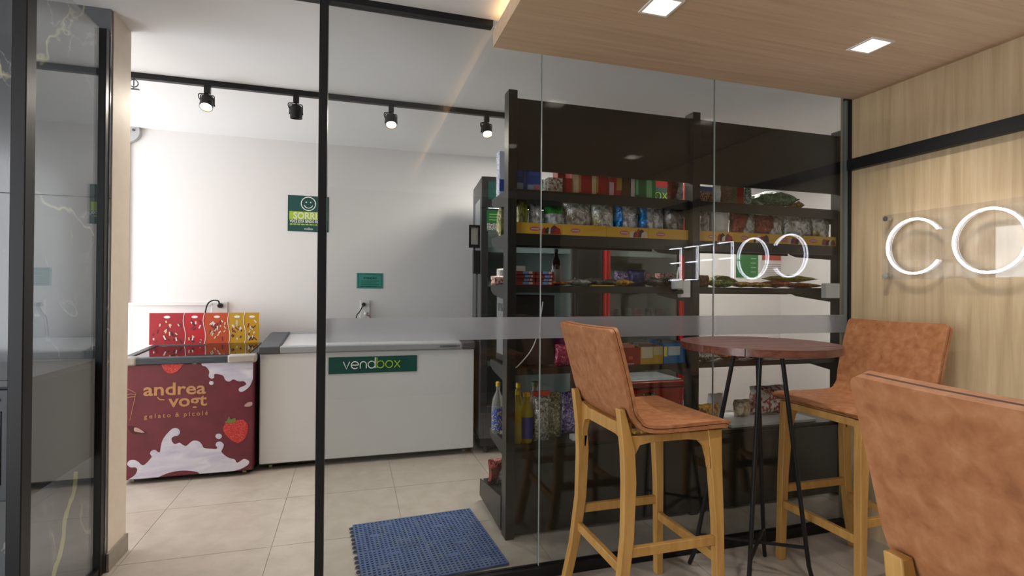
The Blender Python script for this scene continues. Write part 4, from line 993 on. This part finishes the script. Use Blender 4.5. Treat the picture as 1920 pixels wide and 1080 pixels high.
bag(1434, 1480, 525, 2.76, z, .040, 'redyel', 'red and yellow packet, bottom left of the pile by the right post', 'packet', G3, lying=True, depth=.12)
bag(1478, 1528, 528, 2.76, z, .034, 'redyel', 'red and yellow packet, bottom right of the pile by the right post', 'packet', G3, lying=True, depth=.12)
bag(1440, 1518, 518, 2.78, z+.038, .042, 'yellowgreen', 'large yellow-olive packet on top of the pile by the right post', 'packet', G3, lying=True, depth=.13)
bag(921, 950, 517, 2.97, z, .05, NOI('orwh', [(0, 'd8d2c8'), (.55, 'c25a2c')], 30), 'white and orange packet at the outer end of the third shelf', 'packet', G3, h=.055)
bag(932, 966, 503, 3.02, z, .06, 'white', 'white rounded bag behind the orange packet', 'packet', G3, h=.10)

# fourth shelf
z = SZ[3]; G4 = 'goods on the fourth shelf'
mw = empty('microwave_oven', (.95, 2.9, z), label='black microwave oven with side vents on the fourth shelf', cat='microwave')
MB().box(.833, 1.075, 2.73, 3.07, z+.012, z+.395).build('body', mat('mw_black', '131313', .4), mw, bevel=.004)
MB().box(.8325, .8331, 2.80, 3.05, z+.05, z+.38).build('side_plate', mat('mw_grey', '77787a', .4), mw)
for k in range(5): MB().bar((.832, 2.90+.028*k, z+.30), (.832, 2.915+.028*k, z+.345), .002, .008).build('vent_slot', RUBBER, mw)
MB().box(.8315, .8325, 2.81, 2.85, z+.06, z+.35).build('side_strip', RUBBER, mw)
for x in (.86, 1.05): MB().lathe([(.01, z+.0005), (.01, z+.012)], (x, 2.77, 0), 8).lathe([(.01, z+.0005), (.01, z+.012)], (x, 3.03, 0), 8).build('feet', RUBBER, mw)
MB().tube(smooth_open([(1.00, 2.715, z+.36), (.97, 2.705, z+.20), (.93, 2.70, z+.10), (.86, 2.70, z+.02), (.845, 2.71, z+.006)], 6), .003, 6).build('cord', WHITEP, mw)
MB().box(.93, 1.03, 2.7275, 2.731, z+.06, z+.16).build('rear_cover', mat('mw_brown', '2a211c', .5), mw)
bag(1040, 1092, 594, 2.86, z, .10, 'magenta', 'bright magenta plastic bag behind the stool back', 'bag', G4)
bag(1040, 1085, 646, 2.735, z, .045, foil('magred', [(.35, '7a1230'), (.55, 'a0204a'), (.7, 'c86a8a')], .1), 'crimson clear pouch before the magenta bag', 'bag', G4)
def opentray(u0, u1, vt, m, label, prints=(), items=None, y=2.70, dep=.16):
    xa, xb = ux(u0, vt, y), ux(u1, vt, y); zt = at((u0+u1)/2, vt, y).z; zz = z+.0005
    t = empty('display_box', ((xa+xb)/2, y+dep/2, zz), label=label, cat='box', group='open display boxes on the fourth shelf')
    MB().box(xa, xb, y, y+.003, zz, zt).build('front_flap', m, t); MB().box(xa, xb, y+dep-.003, y+dep, zz, zt+.01).build('rear_flap', m, t)
    for x in (xa, xb-.003): MB().prism([(x, y+.003, zz), (x, y+dep-.003, zz), (x, y+dep-.003, zt+.01), (x, y+.003, zt)], (.003, 0, 0)).build('side', m, t)
    MB().box(xa+.003, xb-.003, y+.003, y+dep-.003, zz, zz+.003).build('bottom', m, t)
    for (a, b_, c, d, pm_) in prints: MB().box(xa+(xb-xa)*a, xa+(xb-xa)*b_, y-.0006, y, zz+(zt-zz)*c, zz+(zt-zz)*d).build('print', pm_, t)
    for k, im in enumerate(items or []):
        yy = y+.03+.032*k; x0, x1 = xa+.012, xb-.012
        MB().prism([(x0, yy, zz+.004), (x1, yy, zz+.004), (x1-.004, yy+.01, zt+.012), (x0+.01, yy+.02, zt+.016)], (0, .014, 0)).build('packet', im, t, bevel=.002)
    return t
opentray(1152, 1201, 652, cm('boxred', '7c1a16'), 'dark red open display box beside the stool back', [(.55, .7, .3, .5, cm('boxred2', 'a34a32')), (.4, .75, .03, .07, cm('palepink', 'c8a8a8'))], [cm('pkr%d' % i, c) for i, c in enumerate(('a8584a', '9a3b30', 'b8a090', '7c2a24'))])
opentray(1201, 1243, 650, cm('boxyel', 'a5822c'), 'ochre open display box with a pale printed front', [(.05, .55, .35, .98, cm('boxpaper', 'b5aa92')), (.58, .98, .5, .98, cm('boxpaper2', 'a89a78'))], [cm('pkb%d' % i, c) for i, c in enumerate(('5a4a3c', '7c6a58', '4a6a8a', '3a3a40'))])
opentray(1245, 1285, 644, cm('boxblue', '1b5f96'), 'blue open display box next to the middle post', [(.2, .75, .4, .85, cm('boxpaper3', 'a9aeb4')), (.0, .15, .35, .85, cm('boxyellow', 'c8b83a'))], [cm('pkc%d' % i, c) for i, c in enumerate(('3a4a5a', '5a4438', '4a3a34'))])
bag(1306, 1340, 660, 2.74, z, .055, 'clear', 'clear packet right of the middle post, fourth shelf', 'packet', G4, lying=True, depth=.1)
bag(1342, 1380, 655, 2.92, z, .065, 'pale', 'beige snack packet under the table edge', 'packet', G4, lying=True, depth=.14)
bag(1345, 1394, 662, 2.75, z, .045, 'redyel', 'orange-brown snack packet under the table edge', 'packet', G4, lying=True, depth=.12)
bag(1396, 1440, 668, 2.76, z, .030, 'pale', 'flat pale packet at the right under the table edge', 'packet', G4, lying=True, depth=.12)

# fifth shelf
z = SZ[4]; G5 = 'goods on the fifth shelf'
OIL = mat('oil_yellow', 'b8a437', .12, trans=.55, ior=1.3); CLEARP = mat('clear_plastic', 'cfd0c8', .1, trans=.75, ior=1.25); YCAP = mat('yellow_cap', 'd8b42c', .4)
BLAB = nmat('blue_label', [(0, '1f3f9a'), (.6, '2450a8'), (.82, 'd8c83a')], kind='voronoi', nscale=45, rough=.4)
bottle(934, 2.96, z, .036, .30, CLEARP, YCAP, 'clear detergent bottle with blue label at the outer end of the fifth shelf', lab=BLAB, labz=(.08, .50), neck=.3)
bottle(969, 2.745, z, .030, .29, OIL, YCAP, 'yellow oil bottle tight behind the tall left post', neck=.36, group='oil bottles')
bottle(988, 2.745, z, .035, .275, OIL, mat('ochre_cap', 'c8962a', .4), 'oil bottle with a dark blue label and ochre cap', lab=mat('navy_label', '1c2f78', .4), labz=(.10, .52), neck=.45, group='oil bottles')
bottle(972, 2.85, z, .030, .31, OIL, YCAP, 'oil bottle in the second row behind the yellow one', neck=.36, group='oil bottles')
bottle(1003, 2.92, z, .033, .30, CLEARP, mat('green_cap', '2f6a3c', .4), 'bottle with green cap in the second row', neck=.5)
bag(1000, 1031, 740, 2.74, z, .06, 'clear', 'clear pouch of brown goods with a red top seal', 'pouch', G5)
t = MB().box(ux(1000, 740, 2.73), ux(1031, 740, 2.73), 2.728, 2.752, at(1015, 742, 2.73).z, at(1015, 734, 2.73).z).build('red_seal', mat('seal_red', 'a82c24', .4)); tag(t, 'red sealing strip on the clear pouch of brown goods', 'seal')
bag(1030, 1053, 735, 2.79, z, .05, foil('olive', [(.4, '5a5a42'), (.55, '8c8c70'), (.7, 'c8c8b8')], .2, .2), 'olive clear pouch beside the red-topped pouch', 'pouch', G5)
bag(1054, 1092, 735, 2.85, z, .06, 'purple', 'white and violet pack behind the stool leg', 'packet', G5)
carton(1074, 1102, 826, 2.70, z, .05, cm('whitebox2', 'c6c6c2'), 'small white box at the edge of the fifth shelf', cat='box', group=G5, h=.028)
bag(1182, 1206, 818, 2.72, z, .03, 'yellow', 'yellow sweets packet under the stool seat', 'packet', G5, lying=True, depth=.08)
bag(1202, 1232, 818, 2.73, z, .035, 'purple', 'purple sweets packet under the stool seat', 'packet', G5, lying=True, depth=.08)
ex, ey = 1.828, 2.83
eb = MB().prism([(ex-.050, ey-.06, z+.0005), (ex+.050, ey-.06, z+.0005), (ex+.055, ey-.065, z+.10), (ex-.055, ey-.065, z+.10)], (0, .13, 0)).build('egg_tray', mat('tray_grey', '7e7b76', .7)); tag(eb, 'grey crate holding white eggs by the middle post', 'tray')
for i in range(2):
    for j in range(2):
        e = MB().sphere((ex-.024+.048*j, ey-.03+.055*i, z+.1265), .021, 8, sc_=(1, 1, 1.25)).build('egg', mat('egg_white', 'd9d6d0', .5), None, smooth=True)
        tag(e, '%s egg in the %s row of the grey crate by the middle post' % (('left', 'right')[j], ('front', 'rear')[i]), 'egg', 'white eggs in the crate')
bag(1208, 1230, 732, 2.90, z, .06, 'red', 'red and white pouch above the stool seat', 'pouch', G5, h=.20)
carton(1372, 1530, 806, 2.70, z, .30, cm('sheet', 'b8b8b6'), 'wide pale flat carton lying on the lowest open shelf', cat='box', group=G5, h=.018)
bag(1304, 1350, 742, 2.76, z, .08, 'yellow', 'yellow packet at the left of the lower right bay', 'packet', G5, h=.14)
bag(1330, 1358, 740, 2.90, z, .07, 'white', 'white and lilac packet behind the table leg', 'packet', G5, h=.17)
bag(1380, 1408, 748, 2.86, z+.0195, .08, 'pale', 'cream packet between the black table legs', 'packet', G5, h=.11)
bag(1411, 1480, 722, 2.86, z+.0195, .13, nmat('bigpack', [(.40, 'cfc8c0'), (.5, 'b8ada6'), (.54, 'a3221f'), (.66, '8c1d1c'), (.68, 'd2ccc6')], nscale=7, rough=.4, bump=.3, bscale=30), 'big white pack with red print between table and right stool', 'packet', G5, h=.19)
# base deck
bag(916, 958, 903, 3.08, .13, .06, 'red', 'red and white bag in the base tray at floor level', 'bag', None, h=.15)

# white electrical boxes on the shelf posts
xm = ux(1285, 540, PY0-.03)
eb = empty('socket_box', (xm, PY0-.02, 1.27), label='white socket box with charger plugged in on the middle shelf post', cat='socket')
MB().box(xm-.032, xm+.032, PY0-.035, PY0-.0005, 1.268, 1.365).build('housing', WHITEP, eb, bevel=.004)
MB().box(xm-.088, xm-.034, PY0-.06, PY0-.02, 1.315, 1.375).build('charger', mat('charger_white', 'd0d0ce', .4), eb, bevel=.006)
MB().tube([(xm-.061, PY0-.04, 1.375), (xm-.060, PY0-.04, 1.40), (xm-.050, PY0-.04, 1.44)], .005, 6).build('lead', WHITEP, eb)
MB().tube(smooth_open([(xm-.034, PY0-.045, 1.300), (xm-.07, PY0-.05, 1.298), (xm-.12, PY0-.03, 1.29), (xm-.2, PY0-.012, 1.296)], 5), [.014]+[.012]*4+[.005]*11, 8).build('plug_and_cord', BLACK, eb, smooth=True)
xr = ux(1561, 545, PY0-.03)
eb = MB().box(xr-.062, xr+.050, PY0-.04, PY0-.0005, 1.268, 1.362).build('junction_box', WHITEP, bevel=.005); tag(eb, 'white junction box on the right shelf post', 'box')

# ---------------- tall black glass door fridge
def fridge(name, loc, rz, W_, D_, H_, frame, body, label, header, accent=None):
    t = empty(name, loc, rz, world=False, label=label, cat='fridge')
    B = MB(); th = .035
    B.box(0, th, .03, D_, .12, H_).box(W_-th, W_, .03, D_, .12, H_).box(th, W_-th, D_-th, D_, .12, H_).box(th, W_-th, .03, D_-th, H_-.24, H_).box(th, W_-th, .03, D_-th, .12, .36)
    B.build('cabinet', body, t, bevel=.003)
    B = MB(); B.box(th+.001, W_-th-.001, .06, D_-th-.001, .361, .364).box(th+.001, th+.006, .06, D_-th-.001, .364, H_-.241).box(W_-th-.006, W_-th-.001, .06, D_-th-.001, .364, H_-.241).box(th+.006, W_-th-.006, D_-th-.008, D_-th-.001, .364, H_-.241)
    B.build('liner', mat('fridge_liner', 'b4bcb8', .4), t)
    dr = MB(); f_ = .055; zb, zt = .33, H_-.25
    dr.box(0, f_, 0, .03, zb, zt).box(W_-f_, W_, 0, .03, zb, zt).box(f_, W_-f_, 0, .03, zt-f_, zt).box(f_, W_-f_, 0, .03, zb, zb+f_)
    door = dr.build('door', frame, t, bevel=.004)
    MB().box(f_, W_-f_, .010, .018, zb+f_, zt-f_).build('door_glass', FGLASS, door)
    MB().tube([(W_-.03, -.002, 1.0), (W_-.03, -.03, 1.02), (W_-.03, -.03, 1.38), (W_-.03, -.002, 1.40)], .010, 8).build('handle', BLACK, door, smooth=True)
    for k, z_ in enumerate((.70, 1.02, 1.34, 1.62)):
        MB().box(th+.01, W_-th-.01, .09, D_-th-.02, z_, z_+.012).box(th+.01, W_-th-.01, .085, .09, z_-.012, z_+.03).build('rack', mat('rack_white', 'c2c8c6', .4), t)
    hd = MB().box(0, W_, -.004, .03, H_-.245, H_).build('header', header, t, bevel=.003)
    MB().box(th+.03, W_-th-.03, .05, .07, H_-.262, H_-.242).build('interior_lamp', mat('fridge_led', 'e8fff8', .4, emit='e6f5f0', estr=7.0), t)
    for x in (.06, W_-.06):
        for y in (.08, D_-.08): MB().lathe([(.02, 0), (.02, .12)], (x, y, 0), 10).build('foot', RUBBER, t)
    MB().box(.01, W_-.01, .04, D_-.02, .06, .12).build('plinth', RUBBER, t)
    return t, hd, door
FB = mat('fridge_black', '2a2a2b', .4); FS = mat('fridge_grey', '4b4b4c', .4)
f1, hd, door = fridge('display_fridge', (.975, 4.06, 0), math.radians(-6), .80, .58, 2.20, FB, FS, 'black glass door fridge at the right end of the white freezer', FB)
h_ = MB().box(.05, .75, -.0055, -.004, 2.02, 2.16).build('header_sign', GREEN, f1)
vend_letters(f1, .18, 2.06, .05, -.007)
ps = MB().box(.04, .30, -.003, -.0005, 1.77, 1.935).build('door_poster', mat('poster_green2', '1f6a3a', .5), door)
MB().box(.045, .295, -.0036, -.003, 1.775, 1.83).build('poster_pattern', NOI('pattern', [(0, 'd8d8d4'), (.5, '2a2a2a')], 60), ps)
for k in range(3): MB().box(.06, .24, -.0036, -.003, 1.855+.022*k, 1.861+.022*k).build('poster_line', mat('poster_lime2', '9ac86a', .5), ps)
MB().box(-.001, 0, .10, .40, 1.78, 2.04).build('side_window', mat('side_window', '7d8c8c', .15), f1)
# payment reader and lock box on its left side
t = empty('card_reader', (.955, 4.10, 1.60), label='small framed card reader and black lock box on the fridge side', cat='card reader')
x_ = .955
R1 = MB().box(x_-.075, x_+.012, 4.075, 4.09, 1.635, 1.66).box(x_-.075, x_+.012, 4.075, 4.09, 1.795, 1.815).box(x_-.075, x_-.060, 4.075, 4.09, 1.66, 1.795).box(x_-.003, x_+.012, 4.075, 4.09, 1.66, 1.795).build('frame', BLACK, t)
MB().box(x_-.060, x_-.003, 4.080, 4.086, 1.66, 1.795).build('screen', mat('reader_screen', '8a8c88', .3), t)
MB().box(x_-.042, x_+.015, 4.06, 4.10, 1.43, 1.615).build('lock_box', BLACK, t, bevel=.004)
MB().tube([(x_-.01, 4.08, 1.43), (x_-.01, 4.08, .90)], .006, 6).build('conduit', BLACK, t)
MB().bar((x_-.03, 4.09, 1.615), (x_-.03, 4.09, 1.635), .012, .012).build('link', BLACK, t)

REDF = mat('fridge_red', 'b01616', .35)
f2, hd, door = fridge('display_fridge', (2.03, 4.08, 0), 0, .82, .60, 2.30, FB, FB, 'glass door fridge with red side rails behind the middle shelf post', REDF)
for x in (.045, .79): MB().tube([(x, -.012, .36), (x, -.012, 2.04)], .03, 12).build('red_rail', REDF, door, smooth=True)
MB().box(.03, .79, -.0055, -.004, 2.08, 2.22).build('header_sign', GREEN, f2)
vend_letters(f2, .17, 2.115, .058, -.007)
rk = random.Random(8)
for k, (zz, n) in enumerate(((1.352, 5), (1.032, 6))):
    for j in range(n):
        c_ = ['5a2a26', '9aa29c', '3a3f2c', '6a6f6a', '7a2426', '2c3a52'][(j+k) % 6]
        o = MB().lathe([(.028, 0), (.032, .01), (.032, .10), (.026, .115)], (0, 0, 0), 14).build('drink_can', mat('can_'+c_, c_, .3, .4), None, origin=(0, 0, 0), smooth=True)
        o.location = (2.03+.12+.105*j, 4.08+.14, zz+.0005)
        tag(o, '%s drink can, %s from left on the %s rack of the red-railed fridge' % ({'5a2a26': 'brown', '9aa29c': 'pale grey', '3a3f2c': 'olive', '6a6f6a': 'grey', '7a2426': 'dark red', '2c3a52': 'navy'}[c_], ('first', 'second', 'third', 'fourth', 'fifth', 'sixth')[j], ('upper', 'lower')[k]), 'can', 'drink cans on the %s rack of the red-railed fridge' % ('upper', 'lower')[k])

# low red cooler before that fridge
rc = empty('chest_cooler', (2.2, 3.75, 0), label='low red cooler with grey glass lid behind the middle shelf post', cat='cooler')
MB().box(1.85, 2.50, 3.58, 3.98, .03, .555).build('body', REDF, rc, bevel=.01)
MB().box(1.84, 2.51, 3.57, 3.99, .565, .605).build('rim', mat('cooler_rim', '8c1212', .35), rc, bevel=.006)
MB().box(1.86, 2.49, 3.59, 3.97, .6055, .618).build('glass_lid', mat('cooler_lid', '8a9094', .08, coat=.5), rc, bevel=.003)
MB().box(1.86, 2.49, 3.59, 3.97, .545, .566).build('gasket', RUBBER, rc)
for x in (1.9, 2.45): MB().lathe([(.02, 0), (.02, .03)], (x, 3.63, 0), 10).lathe([(.02, 0), (.02, .03)], (x, 3.93, 0), 10).build('feet', RUBBER, rc)
